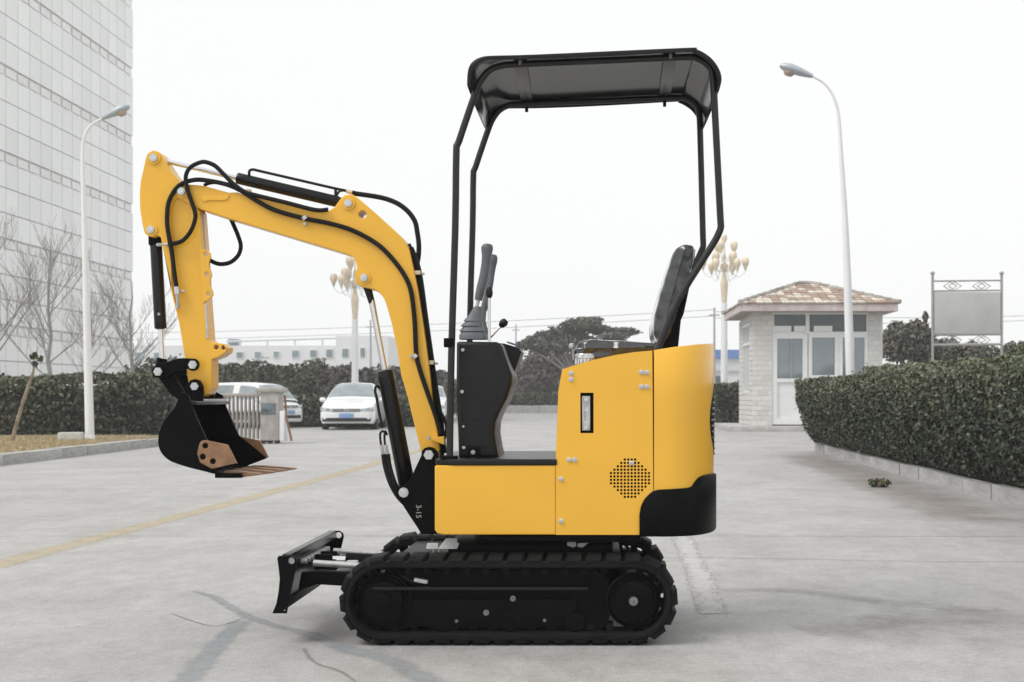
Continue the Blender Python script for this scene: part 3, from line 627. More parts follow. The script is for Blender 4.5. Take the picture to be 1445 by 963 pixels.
# ------------------------------------------------------------------ materials of the yard
def concrete_mat():
    m = bpy.data.materials.new('yard_concrete'); m.use_nodes = True; t = m.node_tree; N = t.nodes; L = t.links; b = N['Principled BSDF']
    tc = N.new('ShaderNodeTexCoord')
    def noise(sc, det=6, rough=.6, stretch=None):
        src = tc.outputs['Object']
        if stretch:
            mp = N.new('ShaderNodeMapping'); mp.inputs['Scale'].default_value = stretch; L.new(src, mp.inputs['Vector']); src = mp.outputs[0]
        n = N.new('ShaderNodeTexNoise'); n.inputs['Scale'].default_value = sc; n.inputs['Detail'].default_value = det; n.inputs['Roughness'].default_value = rough
        L.new(src, n.inputs['Vector']); return n.outputs['Fac']
    def ramp(f, p0, c0, p1, c1):
        r = N.new('ShaderNodeValToRGB'); r.color_ramp.elements[0].position = p0; r.color_ramp.elements[1].position = p1
        r.color_ramp.elements[0].color = (*c0, 1); r.color_ramp.elements[1].color = (*c1, 1); L.new(f, r.inputs['Fac']); return r.outputs['Color']
    def mix(mode, fac, a, c):
        x = N.new('ShaderNodeMixRGB'); x.blend_type = mode
        if isinstance(fac, float): x.inputs['Fac'].default_value = fac
        else: L.new(fac, x.inputs['Fac'])
        for k, v in ((1, a), (2, c)):
            if isinstance(v, tuple): x.inputs[k].default_value = (*v, 1)
            else: L.new(v, x.inputs[k])
        return x.outputs[0]
    base = ramp(noise(.45, 7, .62), .3, (.445, .438, .432), .7, (.55, .543, .537))
    base = mix('MULTIPLY', .9, base, ramp(noise(1.7, 9, .74, (1, .55, 1)), .34, (.78, .77, .76), .60, (1, 1, 1)))
    base = mix('MULTIPLY', .8, base, ramp(noise(9, 8, .78, (1, .6, 1)), .36, (.82, .815, .81), .58, (1.04, 1.04, 1.04)))
    base = mix('MULTIPLY', .9, base, ramp(noise(38, 7, .8), .3, (.70, .70, .70), .6, (1, 1, 1)))
    base = mix('MULTIPLY', 1.0, base, ramp(noise(150, 3, .85), .36, (.60, .60, .60), .52, (1.02, 1.02, 1.02)))
    base = mix('MIX', ramp(noise(1.1, 6, .7), .56, (0, 0, 0), .74, (.35, .35, .35)), base, (.30, .255, .235))       # reddish grime
    base = mix('MIX', ramp(noise(.8, 7, .72, (.6, 2.2, 1)), .60, (0, 0, 0), .75, (.5, .5, .5)), base, (.245, .24, .235))  # dark tyre smears
    base = mix('MIX', ramp(noise(1.6, 8, .75, (.5, 2.5, 1)), .62, (0, 0, 0), .72, (.45, .45, .45)), base, (.47, .465, .46))   # pale scuffs
    L.new(base, b.inputs['Base Color']); b.inputs['Roughness'].default_value = .62; b.inputs['Specular IOR Level'].default_value = .5
    bp = N.new('ShaderNodeBump'); bp.inputs['Strength'].default_value = .35; bp.inputs['Distance'].default_value = .006
    L.new(noise(140, 5, .7), bp.inputs['Height']); L.new(bp.outputs[0], b.inputs['Normal'])
    return m
CONC = concrete_mat()
def leafmat(name, cols, rough=.5):                                    # leaf colours drawn leaf by leaf, with patches through the plant
    m = bpy.data.materials.new(name); m.use_nodes = True; t = m.node_tree; N, L = t.nodes, t.links; b = N['Principled BSDF']; b.inputs['Roughness'].default_value = rough
    g = N.new('ShaderNodeNewGeometry'); tc = N.new('ShaderNodeTexCoord'); nz = N.new('ShaderNodeTexNoise'); nz.inputs['Scale'].default_value = 1.6; nz.inputs['Detail'].default_value = 3
    L.new(tc.outputs['Object'], nz.inputs['Vector']); ad = N.new('ShaderNodeMath'); ad.operation = 'MULTIPLY_ADD'; ad.inputs[1].default_value = .9; ad.inputs[2].default_value = -.42
    L.new(nz.outputs['Fac'], ad.inputs[0]); a2 = N.new('ShaderNodeMath'); L.new(ad.outputs[0], a2.inputs[0]); L.new(g.outputs['Random Per Island'], a2.inputs[1])
    r = N.new('ShaderNodeValToRGB'); e = r.color_ramp.elements
    e[0].color = (*cols[0], 1); e[1].color = (*cols[-1], 1)
    for p, c in zip((.4, .7, .93), cols[1:-1]): e.new(p).color = (*c, 1)
    L.new(a2.outputs[0], r.inputs['Fac']); L.new(r.outputs['Color'], b.inputs['Base Color']); return m
KERB = M('kerb_concrete', (.40, .395, .385), .85, var=.18, scale=5, bump=.3, bscale=60, rand=.1)
EARTH = M('bed_soil', (.12, .09, .065), .95, var=.3, scale=6, bump=.6, bscale=30)
DRY = M('dry_grass', (.38, .31, .19), .9, var=.25, scale=12, bump=.5, bscale=80, island=.3)
YLINE = M('worn_yellow_line', (.50, .43, .31), .8, var=.14, scale=7, col2=(.41, .37, .30))
PALE = M('worn_pale_stripe', (.40, .395, .385), .8, var=.06, scale=4, col2=(.46, .455, .45))
SEAL = M('crack_sealant', (.29, .315, .33), .7, var=.12, scale=6, bump=.2, bscale=80)
JOINT = M('joint_dirt', (.25, .24, .235), .9, var=.2, scale=4)
LEAFD = leafmat('hedge_leaf_dark', ((.018, .025, .017), (.035, .046, .029), (.056, .07, .041), (.092, .106, .062), (.12, .108, .062)))
LEAFG = leafmat('hedge_leaf_green', ((.04, .05, .03), (.075, .09, .05), (.11, .128, .072), (.16, .17, .11), (.19, .15, .11)))
LEAFL = leafmat('hedge_leaf_light', ((.07, .085, .045), (.12, .14, .075), (.16, .185, .10), (.21, .22, .14), (.22, .17, .13)))
LEAFO = leafmat('shrub_leaf_olive', ((.05, .06, .038), (.09, .105, .065), (.125, .14, .085), (.165, .17, .11), (.20, .15, .115)), .6)
LEAFB = leafmat('bush_leaf_brown', ((.07, .065, .06), (.115, .108, .098), (.155, .145, .13), (.19, .175, .15), (.20, .15, .13)), .7)
PINE = leafmat('pine_needle', ((.05, .055, .045), (.09, .095, .075), (.13, .13, .105), (.17, .165, .13), (.19, .15, .12)), .6)
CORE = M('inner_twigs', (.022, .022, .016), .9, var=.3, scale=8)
BARK = M('bark', (.29, .272, .26), .9, var=.2, scale=9, bump=.6, bscale=40, stretch=(1, 1, .25))
WPOLE = M('white_pole_paint', (.76, .77, .78), .42, var=.03, scale=3)
LAMPH = M('lamp_head_grey', (.42, .46, .50), .4, .2, var=.05)
LGLASS = M('lamp_glass', (.42, .33, .27), .25, var=.1)
GLOBE = M('cream_globe', (.72, .62, .48), .35, var=.08, scale=6)
BRICK = M('pale_brick', (.64, .625, .60), .85, var=.08, scale=6, bump=.2, bscale=60, rand=.09)
MORTAR = M('mortar', (.55, .535, .52), .95, var=.1)
FRAMEW = M('white_window_frame', (.76, .77, .77), .4, var=.03)
GLASS = M('window_glass', (.25, .28, .30), .06, .35, var=.1, scale=1)
DGLASS = M('dark_window_glass', (.10, .115, .12), .08, .25, var=.2, scale=1)
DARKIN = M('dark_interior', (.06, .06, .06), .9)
ROOFT = M('rusty_tile', (.36, .25, .20), .75, var=.14, scale=3.2, bump=.25, bscale=40, col2=(.45, .35, .295), rand=.14)
ROOFC = M('flaking_cream_tile', (.63, .575, .49), .75, var=.2, scale=6, bump=.25, bscale=40, rand=.1)
FASCIA = M('faded_pink_fascia', (.50, .39, .39), .7, var=.08, scale=5, col2=(.58, .53, .52))
SOFFIT = M('soffit', (.36, .31, .27), .9)
CLAD = M('facade_panel', (.86, .87, .865), .5, var=.02, scale=.8, rand=.05)
CLADJ = M('facade_joint', (.81, .805, .80), .8, var=.1)
BAND = M('facade_band', (.83, .83, .825), .6, rand=.05)
FARW = M('far_white_wall', (.70, .71, .72), .8, var=.02)
BLUEW = M('far_blue_window', (.20, .26, .29), .3, var=.2, scale=.4, rand=.2)
BLUER = M('blue_sheet_roof', (.12, .22, .50), .5)
CARW = M('white_car_paint', (.80, .81, .82), .22, var=.01, coat=.6)
CGLASS = M('car_glass', (.30, .34, .36), .08, .25, var=.15, scale=2)
CBLK = M('car_black_trim', (.02, .02, .021), .5)
TYRE = M('tyre', (.02, .02, .02), .8)
LIGHT = M('headlamp_glass', (.55, .58, .6), .12, .5, var=.3, scale=14)
PLATE = M('number_plate_blue', (.28, .45, .56), .4, var=.1, scale=9, col2=(.2, .3, .62))
SSTEEL = M('gate_steel', (.40, .375, .35), .42, .55, var=.12, scale=4)
PANELG = M('grey_board', (.46, .46, .455), .5, .2, var=.07, scale=1.5)
IRON = M('grey_iron', (.34, .33, .32), .55, .4, var=.12)
STONE = M('pale_stone', (.5, .49, .47), .9, var=.15, scale=5, bump=.4, bscale=20)
WIRE = M('grey_wire', (.35, .35, .36), .7)

# ------------------------------------------------------------------ ground, stripes, joints, cracks
b = MB(); b.face([(-150, -40, 0), (150, -40, 0), (150, 260, 0), (-150, 260, 0)]); struct('ground', b, CONC)
def gp(l): return [tuple(G(x, y)[:2]) for x, y in l]
def worn(name, col, lo, hi, amt=1.0, scale=14, var=.1):                # thin paint or dirt film: breaks up along its edges and wears through
    m = M(name, col, .8, var=var, scale=6); t = m.node_tree; N, L = t.nodes, t.links; b = N['Principled BSDF']
    at = N.new('ShaderNodeAttribute'); at.attribute_name = 'fade'; tc = N.new('ShaderNodeTexCoord'); nz = N.new('ShaderNodeTexNoise')
    nz.inputs['Scale'].default_value = scale; nz.inputs['Detail'].default_value = 7; nz.inputs['Roughness'].default_value = .7; L.new(tc.outputs['Object'], nz.inputs['Vector'])
    ad = N.new('ShaderNodeMath'); ad.operation = 'MULTIPLY_ADD'; ad.inputs[1].default_value = .55; L.new(at.outputs['Fac'], ad.inputs[0]); L.new(nz.outputs['Fac'], ad.inputs[2])
    mr = N.new('ShaderNodeMapRange'); mr.interpolation_type = 'SMOOTHSTEP'; mr.inputs['From Min'].default_value = lo; mr.inputs['From Max'].default_value = hi; mr.inputs['To Max'].default_value = amt
    L.new(ad.outputs[0], mr.inputs['Value']); L.new(mr.outputs[0], b.inputs['Alpha']); return m
W_YEL = worn('worn_yellow_line', (.56, .47, .32), .42, 1.05, .58)
W_PALE = worn('worn_pale_stripe', (.440, .434, .427), .86, .95, 1.0, 26)
W_SEAL = worn('crack_sealant', (.32, .345, .365), .5, 1.15, .6, 7)
W_LINE = worn('joint_dirt', (.20, .195, .19), .5, 1.1, .45, 5)
W_TYRE = worn('tyre_smear', (.20, .195, .19), .55, 1.35, .25, 4)
W_RED = worn('red_soil_wash', (.30, .235, .215), .5, 1.3, .4, 2.5)
class FadeStrip:
    def __init__(s, rows): s.rows = rows
    def obj(s, name, mat, parent=None):
        n, m = len(s.rows), len(s.rows[0]); V = [tuple(p) for r in s.rows for p in r]
        Fc = [(i*m+j, i*m+j+1, (i+1)*m+j+1, (i+1)*m+j) for i in range(n-1) for j in range(m-1)]
        me = bpy.data.meshes.new(name); me.from_pydata(V, [], Fc); at = me.attributes.new('fade', 'FLOAT', 'POINT')
        f = [0, .8, 1, .8, 0]; at.data.foreach_set('value', [f[j]*min(1, i/2, (n-1-i)/2) for i in range(n) for j in range(m)])
        return link(name, me, mat, parent)
def strip(pts, w, z, jit=0, seed=1):
    rr = random.Random(seed); pts = cat_rom([Vector((p[0], p[1], 0)) for p in pts], 10); rows = []; n = len(pts)
    for i, p in enumerate(pts):
        d = (pts[min(i+1, n-1)]-pts[max(i-1, 0)]).normalized(); s = Vector((-d.y, d.x, 0))
        ww = w[0]+(w[1]-w[0])*i/(n-1) if isinstance(w, tuple) else w
        a, c = ww*.5*(1+rr.uniform(-jit, jit)), ww*.5*(1+rr.uniform(-jit, jit)); q = p+Vector((0, 0, z*.4))
        rows.append([q+s*a, q+s*a*.5, q, q-s*c*.5, q-s*c])
    return FadeStrip(rows)
struct('road_marking', strip([(-3.2, 1.5), (-3.18, 7.3), (-3.05, 12), (-2.95, 17.3), (-2.9, 26)], .24, .004, .08), W_YEL)
struct('worn_stripe', strip([(.49, 5.6), (.50, 6), (.535, 7.4), (.56, 9.2)], .22, .004, .15, 3), W_PALE)
for k, (y, x0, x1) in enumerate(((8.75, -7.7, 3.4), (13.2, -7.7, 3.5), (17.9, -7.7, 3.5), (24, -7.7, 3.5))):
    struct('slab_joint', strip([(x0, y), (x0*.4+x1*.6, y+.03), (x1, y)], .03, .0035, .3, 5+k), W_LINE)
struct('crack_seal', strip(gp([(262, 966), (292, 928), (315, 902), (345, 875)]), (.13, .10), .004, .12, 11), W_SEAL)
struct('crack_seal', strip(gp([(272, 834), (300, 842), (318, 853), (352, 871), (396, 885), (429, 893), (457, 903), (484, 914), (520, 925), (555, 934), (600, 960), (612, 975)]), (.05, .14), .005, .12, 12), W_SEAL)
struct('hairline_crack', strip(gp([(428, 915), (438, 930), (452, 939), (480, 948), (505, 965)]), .022, .0045, .2, 13), W_LINE)
struct('hairline_crack', strip(gp([(240, 866), (300, 884), (345, 872)]), .02, .0045, .2, 14), W_LINE)
struct('tyre_mark', strip(gp([(1015, 835), (1080, 833), (1150, 837), (1230, 848), (1330, 858), (1420, 862)]), .22, .004, .15, 15), W_TYRE)
struct('tyre_mark', strip(gp([(1120, 890), (1200, 885), (1290, 878), (1400, 862)]), .5, .0045, .15, 16), W_TYRE)
struct('tyre_smear', strip([(1.0, 5.5), (1.8, 5.2), (2.8, 5.3), (4, 5.8)], 1.5, .0025, .1, 19), W_TYRE)
struct('soil_wash', strip([(2.75, 9.5), (2.9, 13), (3.0, 17), (3.1, 21)], .9, .0042, .2, 17), W_RED)
struct('tyre_mark', strip([(-1.2, 6.9), (.2, 7.6), (2.2, 7.4), (3.2, 7.9)], .1, .0043, .3, 18), W_TYRE)
# kerbs: each stone is a piece of its own
kme = None
def kerb(name, pts, L, hgt, wid):
    global kme
    root = bpy.data.objects.new(name, None); COL.objects.link(root); root['kind'] = 'structure'
    if kme is None:
        b = MB(); b.box((0, 0, .5), (1, 1, 1), None, .0); kme = b.mesh('kerb_stone', 20); kme.materials.append(KERB)
    for (x0, y0), (x1, y1) in zip(pts, pts[1:]):
        d = math.dist((x0, y0), (x1, y1)); n = max(1, round(d/L)); a = math.atan2(y1-y0, x1-x0)
        for i in range(n):
            t = (i+.5)/n; o = link('kerb_stone', kme, None, root, (x0+(x1-x0)*t+random.uniform(-.008, .008), y0+(y1-y0)*t, -.05))
            o.rotation_euler = (0, 0, a+random.uniform(-.006, .006)); o.scale = (d/n-.016, wid, hgt+.05+random.uniform(-.008, .008))
    return root
kerb('right_kerb', [(3.46, 4.5), (3.475, 10.9), (3.66, 22.4)], 1.0, .13, .1)
kerb('right_kerb', [(3.65, 22.42), (6.5, 22.6)], 1.0, .13, .1)
kerb('left_kerb', [(-7.72, 3), (-7.80, 17.8), (-8.0, 26.2)], 1.1, .14, .22)
kerb('left_kerb', [(-8.1, 26.35), (-14, 26.5)], 1.0, .14, .2)
b = MB(); b.box((-17, 14.5, .05), (18.1, 24, .11)); struct('verge', b, DRY)
b = MB(); b.box((9.75, 12, .045), (12, 20.6, .1)); struct('planting_bed', b, EARTH)

# ------------------------------------------------------------------ foliage
def leaf_mesh(name, pts, nrm, size, mat, aspect=.55, jit=.7):
    n = len(pts); pts = np.asarray(pts, float); nrm = np.asarray(nrm, float)
    nrm = nrm+RNG.normal(0, jit, (n, 3)); nrm /= np.linalg.norm(nrm, axis=1)[:, None]+1e-9
    r = RNG.normal(0, 1, (n, 3)); u = np.cross(nrm, r); u /= np.linalg.norm(u, axis=1)[:, None]+1e-9; v = np.cross(nrm, u)
    s = size*RNG.uniform(.65, 1.3, (n, 1)); hw = s*aspect/2
    V = np.empty((n, 4, 3)); V[:, 0] = pts-u*s/2; V[:, 2] = pts+u*s/2; V[:, 1] = pts+v*hw+nrm*hw*.5; V[:, 3] = pts-v*hw+nrm*hw*.5
    me = bpy.data.meshes.new(name); me.vertices.add(4*n); me.vertices.foreach_set('co', V.ravel())
    me.loops.add(4*n); me.loops.foreach_set('vertex_index', np.arange(4*n, dtype=np.int32))
    me.polygons.add(n); me.polygons.foreach_set('loop_start', np.arange(0, 4*n, 4, dtype=np.int32))
    me.update(calc_edges=True); me.validate(); me.materials.append(mat); return me
def lump(p, sc, amp):                                                # cheap smooth noise for uneven outlines
    q = p*sc
    return amp*(np.sin(q[:, 0]*1.7+q[:, 2]*1.1+.3)+np.sin(q[:, 1]*1.3-q[:, 2]*1.9+1.7)+np.sin(q[:, 0]*2.9+q[:, 1]*2.3+.9)*.6)/2.6
def hedge(name, label, p0, p1, wid, h0, h1, size, dens, mat, group=None, matt=None, base=.08, bulge=.0, cat='hedge', top=.3):
    p0, p1 = np.array(p0, float), np.array(p1, float); d = p1-p0; L = np.linalg.norm(d); d /= L; s = np.array([-d[1], d[0]])
    c = (p0+p1)/2; root = thing(name, label, cat, (c[0], c[1], 0), 0, group)
    hh = (h0+h1)/2
    P_, N_ = [], []
    def add(n, fu, fv, fz, nx, ny, nz):
        u, v, z = fu(n), fv(n), fz(n); hz = h0+(h1-h0)*u; zz = base+z*(hz-base)
        bl = bulge*np.minimum(z*1.6, 1)**.8*(1 if nz == 0 else 0)
        pos = np.stack([p0[0]+d[0]*u*L+s[0]*(v-.5)*wid, p0[1]+d[1]*u*L+s[1]*(v-.5)*wid, zz], 1)
        nn = np.tile(np.array([d[0]*nx+s[0]*ny, d[1]*nx+s[1]*ny, nz]), (n, 1))
        off = lump(pos, 2.2, .07)+lump(pos, 7, .03)+bl-np.abs(RNG.normal(0, .06, n))+np.where(RNG.uniform(0, 1, n) < .03, np.minimum(RNG.exponential(.035, n), .07), 0)
        pos = pos+nn*off[:, None]; P_.append(pos); N_.append(nn*.8+np.array([0, 0, .35]))
    U = lambda n: RNG.uniform(0, 1, n); Z0 = lambda n: np.zeros(n); Z1 = lambda n: np.ones(n)
    sd_ = int(L*hh*dens)
    add(sd_, U, Z0, U, 0, -1, 0); add(sd_//2, U, Z1, U, 0, 1, 0)
    add(int(wid*hh*dens), Z0, U, U, -1, 0, 0); add(int(wid*hh*dens), Z1, U, U, 1, 0, 0)
    nt0 = len(np.concatenate(P_)); add(int(L*wid*dens), U, U, Z1, 0, 0, 1)
    pts = np.concatenate(P_); nr = np.concatenate(N_)
    org = np.array([c[0], c[1], 0])
    topm = pts[:, 2] > (h0+h1)/2-.10-RNG.uniform(0, top, len(pts))
    if matt is None: topm[:] = False
    link('foliage', leaf_mesh('foliage', pts[~topm]-org, nr[~topm], size, mat), None, root)
    if topm.any(): link('new_growth', leaf_mesh('new_growth', pts[topm]-org, nr[topm], size, matt), None, root)
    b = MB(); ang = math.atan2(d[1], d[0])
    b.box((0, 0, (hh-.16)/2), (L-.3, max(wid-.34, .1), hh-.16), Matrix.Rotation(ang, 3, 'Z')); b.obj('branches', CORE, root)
    return root
hedge('hedge', 'long clipped dark green hedge behind the kerb stones on the right', (4.02, 5.5), (4.08, 22.2), .95, 1.15, 1.17, .051, 4200, LEAFD, 'clipped hedges', LEAFG, bulge=.39, base=.16)
hedge('hedge', 'low flat-topped light green hedge under the grey notice board', (7.6, 19), (7.9, 31), 3.6, 1.42, 1.52, .10, 520, LEAFG, 'clipped hedges', LEAFL)
hedge('hedge', 'broad clipped hedge behind the dry grass on the left, beside the lamp post', (-15, 27.2), (-8.9, 28.4), 1.6, 1.16, 1.38, .11, 560, LEAFD, 'clipped hedges', LEAFG, bulge=.08)
hedge('hedge', 'dark clipped hedge between the van and the white saloon car', (-12.6, 40.5), (-5.2, 41.2), 1.3, .88, .88, .13, 420, LEAFD, 'clipped hedges', LEAFG)
hedge('hedge', 'long low hedge on a pale wall far behind the seat', (-9.6, 75.5), (.6, 75.5), 1.4, 1.08, 1.08, .2, 160, LEAFD, 'clipped hedges', LEAFG)
hedge('hedge', 'short clipped hedge left of the brick guard booth', (3.6, 42.5), (4.75, 42.6), 2.4, 1.28, 1.28, .12, 420, LEAFD, 'clipped hedges', LEAFG)
kerb('hedge_wall', [(-9.8, 74.5), (.8, 74.5)], 1.0, .42, .25)
def crown_pts(lobes, n, shell=.3):
    w = np.array([l[3]*l[4]*l[5] for l in lobes])**(2/3); w /= w.sum(); P_, N_ = [], []
    for (x, y, z, a, b_, c), k in zip(lobes, (w*n).astype(int)):
        d = RNG.normal(0, 1, (k, 3)); d /= np.linalg.norm(d, axis=1)[:, None]; r = RNG.uniform(shell, 1, (k, 1))**.6
        r = r*(1+lump(d*3+x, 1.7, .16))[:, None]
        P_.append(np.array([x, y, z])+d*r*np.array([a, b_, c])); N_.append(d+np.array([0, 0, .5]))
    return np.concatenate(P_), np.concatenate(N_)
def branches(b, p, d, L, r, depth, rr, spread=.5, kids=(2, 3), up=.15, minr=.006):
    n = 4; pts = [Vector(p)]; rad = [r]; d = Vector(d).normalized(); tips = []
    for i in range(n):
        d = (d+Vector((rr.uniform(-1, 1), rr.uniform(-1, 1), rr.uniform(-.4, 1)))*.10+Vector((0, 0, up*.3))).normalized()
        pts.append(pts[-1]+d*L/n); rad.append(max(r*(1-.5*(i+1)/n), minr))
    b.tube(pts, rad, 5 if r < .05 else 8)
    if depth > 0:
        for i in range(1, n+1):
            for k in range(rr.randint(*kids) if i > 1 else 1):
                a = rr.uniform(0, 6.283); nd = d+Vector((math.cos(a), math.sin(a), rr.uniform(-.1, .5)))*spread*rr.uniform(.8, 1.5)
                branches(b, pts[i], nd, L*rr.uniform(.42, .68), rad[i]*rr.uniform(.42, .62), depth-1, rr, spread, kids, up, minr)
def leafy(name, label, cat, base, lobes, n, size, mat, trunk=(.08, 1.5), group=None, seed=1):
    root = thing(name, label, cat, base, 0, group); rr = random.Random(seed)
    p, nr = crown_pts(lobes, n); link('crown', leaf_mesh('crown', p, nr, size, mat, .6, .9), None, root)
    b = MB(); zc = sum(l[2] for l in lobes)/len(lobes)
    b.tube([(0, 0, -.05), (.03, 0, zc*.5), (0, .03, zc)], [trunk[0], trunk[0]*.8, trunk[0]*.5], 8)
    for l in lobes: b.tube([(0, 0, zc*.45), (l[0]*.5, l[1]*.5, (zc*.5+l[2])/2), (l[0], l[1], l[2])], [trunk[0]*.6, trunk[0]*.4, trunk[0]*.2], 6)
    b.obj('trunk', BARK, root); return root
def bush_lobes(w, h, d, rr, k=7):
    out = [(0, 0, h*.45, w*.42, d*.42, h*.48)]
    for i in range(k):
        x = rr.uniform(-.36, .36)*w; out.append((x, rr.uniform(-.3, .2)*d, h*rr.uniform(.28, .72), w*rr.uniform(.14, .26), d*rr.uniform(.15, .25), h*rr.uniform(.18, .30)))
    return out
# shrub bank behind the parked cars, described by what stands in front of each one
rr = random.Random(5)
bank = [(230, 118, 496, LEAFO, 'olive shrub just behind the bucket cylinder'), (318, 70, 498, LEAFO, 'dark olive shrub seen right beside the yellow stick'), (362, 66, 503, LEAFO, 'olive shrub behind the roof of the white van'), (404, 64, 503, LEAFO, 'rounded shrub above the front of the white van'),
        (444, 58, 503, LEAFO, 'rounded shrub above the gap between the van and the saloon car'), (484, 60, 505, LEAFB, 'brownish shrub behind the roof of the white saloon car'), (524, 58, 508, LEAFB, 'brownish shrub around the foot of the branched lamp post'), (566, 60, 512, LEAFB, 'grey-brown shrub behind the boom cylinder'),
        (616, 62, 513, LEAFB, 'grey-brown shrub behind the boom and canopy post'), (668, 70, 520, LEAFB, 'grey-brown shrub hidden mostly behind the black console')]
for i, (px, wpx, ytop, m_, lab) in enumerate(bank):
    Y = 55+rr.uniform(-2, 2); c = Vector(((px-CX)*Y/F, Y, 0)); h = H+(CY-ytop+rr.uniform(-7, 4))*Y/F; w_ = wpx*Y/F*1.3
    leafy('shrub', lab, 'shrub', c, bush_lobes(w_, h, 2.6, rr), 6500, .21, m_, (.06, 1), 'shrubs behind the parked cars', i)
for i, (px, wpx, ytop, Y, m_, lab) in enumerate([(722, 70, 490, 84, LEAFB, 'tall brown bush seen just right of the black console'), (768, 66, 475, 82, LEAFB, 'tall brown bush between the console and the seat'), (815, 70, 478, 83, LEAFB, 'tall brown bush behind the front of the seat cushion'), (868, 66, 484, 84, LEAFB, 'brown bush hidden mostly behind the seat')]):
    c = Vector(((px-CX)*Y/F, Y, 0)); h = H+(CY-ytop)*Y/F; w_ = wpx*Y/F*1.25
    leafy('bush', lab, 'bush', c, bush_lobes(w_, h, 3, rr, 9), 6500, .26, m_, (.08, 1), 'brown bushes behind the low far hedge', 20+i)
# flat-topped pine behind the seat
Y = 78; c = Vector(((812-CX)*Y/F, Y, 0)); k = Y/F; lob = []
for (x, y, a, c_) in ((800, 470, 32, 12), (822, 459, 30, 10), (795, 478, 26, 9), (848, 466, 24, 7), (880, 468, 24, 6), (770, 474, 18, 8), (755, 482, 16, 8), (866, 476, 22, 6), (815, 482, 34, 10), (836, 452, 16, 5), (740, 488, 12, 7), (790, 489, 24, 9), (832, 490, 28, 10), (862, 487, 24, 8), (765, 490, 20, 9)):
    lob.append(((x-812)*k, rr.uniform(-1, 1), H+(CY-y)*k, a*k, a*k*.8, c_*k))
leafy('pine_tree', 'spreading flat-crowned pine tree far behind the seat', 'tree', c, lob, 15000, .19, PINE, (.16, 2), None, 3)
leafy('tree', 'dark bushy tree beyond the right end of the guard booth', 'tree', (9.9, 43, 0), [((x-1275)*43/F, rr.uniform(-.6, .6), H+(CY-y)*43/F, a*43/F, a*43/F, a*43/F) for x, y, a in ((1270, 482, 26), (1255, 490, 22), (1290, 488, 28), (1282, 466, 15), (1262, 464, 13), (1300, 472, 13), (1312, 500, 24), (1332, 500, 24), (1250, 474, 12), (1362, 506, 24), (1390, 508, 22), (1418, 506, 22), (1440, 500, 20))], 15000, .13, PINE, (.09, 1), None, 4)
leafy('conifer', 'slim young conifer poking up left of the notice board', 'tree', (11.0, 45.5, 0), [((x-1309)*45.5/F, 0, H+(CY-y)*45.5/F, a*45.5/F, a*45.5/F, c_*45.5/F) for x, y, a, c_ in ((1309, 448, 4, 9), (1307, 462, 7, 8), (1300, 470, 6, 6), (1311, 478, 12, 12), (1309, 500, 14, 22))], 3200, .11, PINE, (.06, 1), None, 5)
leafy('shrub', 'rounded light green shrub at the right edge, right of the notice board', 'shrub', (8.0, 25.2, 0), [((x-1448)*25.2/F, rr.uniform(-.4, .4), H+(CY-y)*25.2/F, a*25.2/F, a*25.2/F, a*25.2/F*.8) for x, y, a in ((1448, 506, 26), (1432, 513, 23), (1464, 500, 30), (1422, 518, 15), (1480, 506, 34))], 9000, .085, LEAFL, (.05, 1), None, 6)
leafy('weed', 'small green weed growing on the bare concrete by the right kerb', 'plant', G(1240, 688), [(0, 0, .04, .1, .06, .035), (-.05, .02, .05, .05, .04, .03), (.07, 0, .05, .05, .04, .04)], 130, .06, LEAFL, (.006, .1), None, 7)
# bare trees in front of the tower
for i, (px, Y, hgt, lab) in enumerate([(70, 33, 4.7, 'bare tree with a straight thin trunk behind the hedge, left of the lamp post'), (-4, 32, 5.2, 'bare tree cut by the left edge of the photo'), (186, 36, 4.0, 'bare tree between the lamp post and the black bucket cylinder'), (128, 39, 3.8, 'bare tree hidden partly by the white lamp post')]):
    rt = thing('bare_tree', lab, 'tree', ((px-CX)*Y/F, Y, 0), 0, 'bare trees by the tower'); r2 = random.Random(40+i)
    b = MB(); pts = [Vector((r2.uniform(-.05, .05), r2.uniform(-.05, .05), hgt*t/8)) for t in range(9)]
    b.tube(pts, [.075*(1-.85*t/8) for t in range(9)], 8); b.obj('trunk', BARK, rt)
    b = MB()
    for t in range(12):
        z = hgt*(.28+.68*t/16); a = r2.uniform(0, 6.28); branches(b, (0, 0, z), (math.cos(a), math.sin(a)*.6, .75), hgt*.34*(1.1-z/hgt*.6), .026*(1.15-z/hgt), 2, r2, .55, (1, 2), .25, .004)
    b.obj('branches', BARK, rt)
rt = thing('sapling', 'leaning thin sapling with a small leafy tip on the dry grass at the left', 'tree', G(17, 633))
b = MB(); Y = G(17, 633).y; o0 = G(17, 633)
b.tube([P(x, y, Y)-o0 for x, y in ((16, 636), (19, 615), (25, 592), (33, 566), (40, 545), (47, 525), (49, 510))], [.045, .036, .034, .033, .03, .022, .014], 8); b.obj('trunk', M('sapling_bark', (.25, .20, .15), .9, var=.35, scale=10), rt)
pp_, nn_ = crown_pts([((48-CX)*Y/F-o0.x, 0, P(0, 503, Y).z, .06, .06, .06), ((56-CX)*Y/F-o0.x, 0, P(0, 506, Y).z, .05, .05, .05), ((49-CX)*Y/F-o0.x, 0, P(0, 513, Y).z, .05, .05, .05)], 130, .2)
link('crown', leaf_mesh('crown', pp_, nn_, .09, LEAFD), None, rt)
b = MB(); b.box((0, 0, .08), (.42, .3, .16), Matrix.Rotation(.2, 3, 'Z'), .03); o = b.obj('stone_block', STONE, None, loc=G(88, 632)+Vector((0, .4, .1))); tag(o, 'pale stone block lying on the dry grass by the hedge', 'stone')
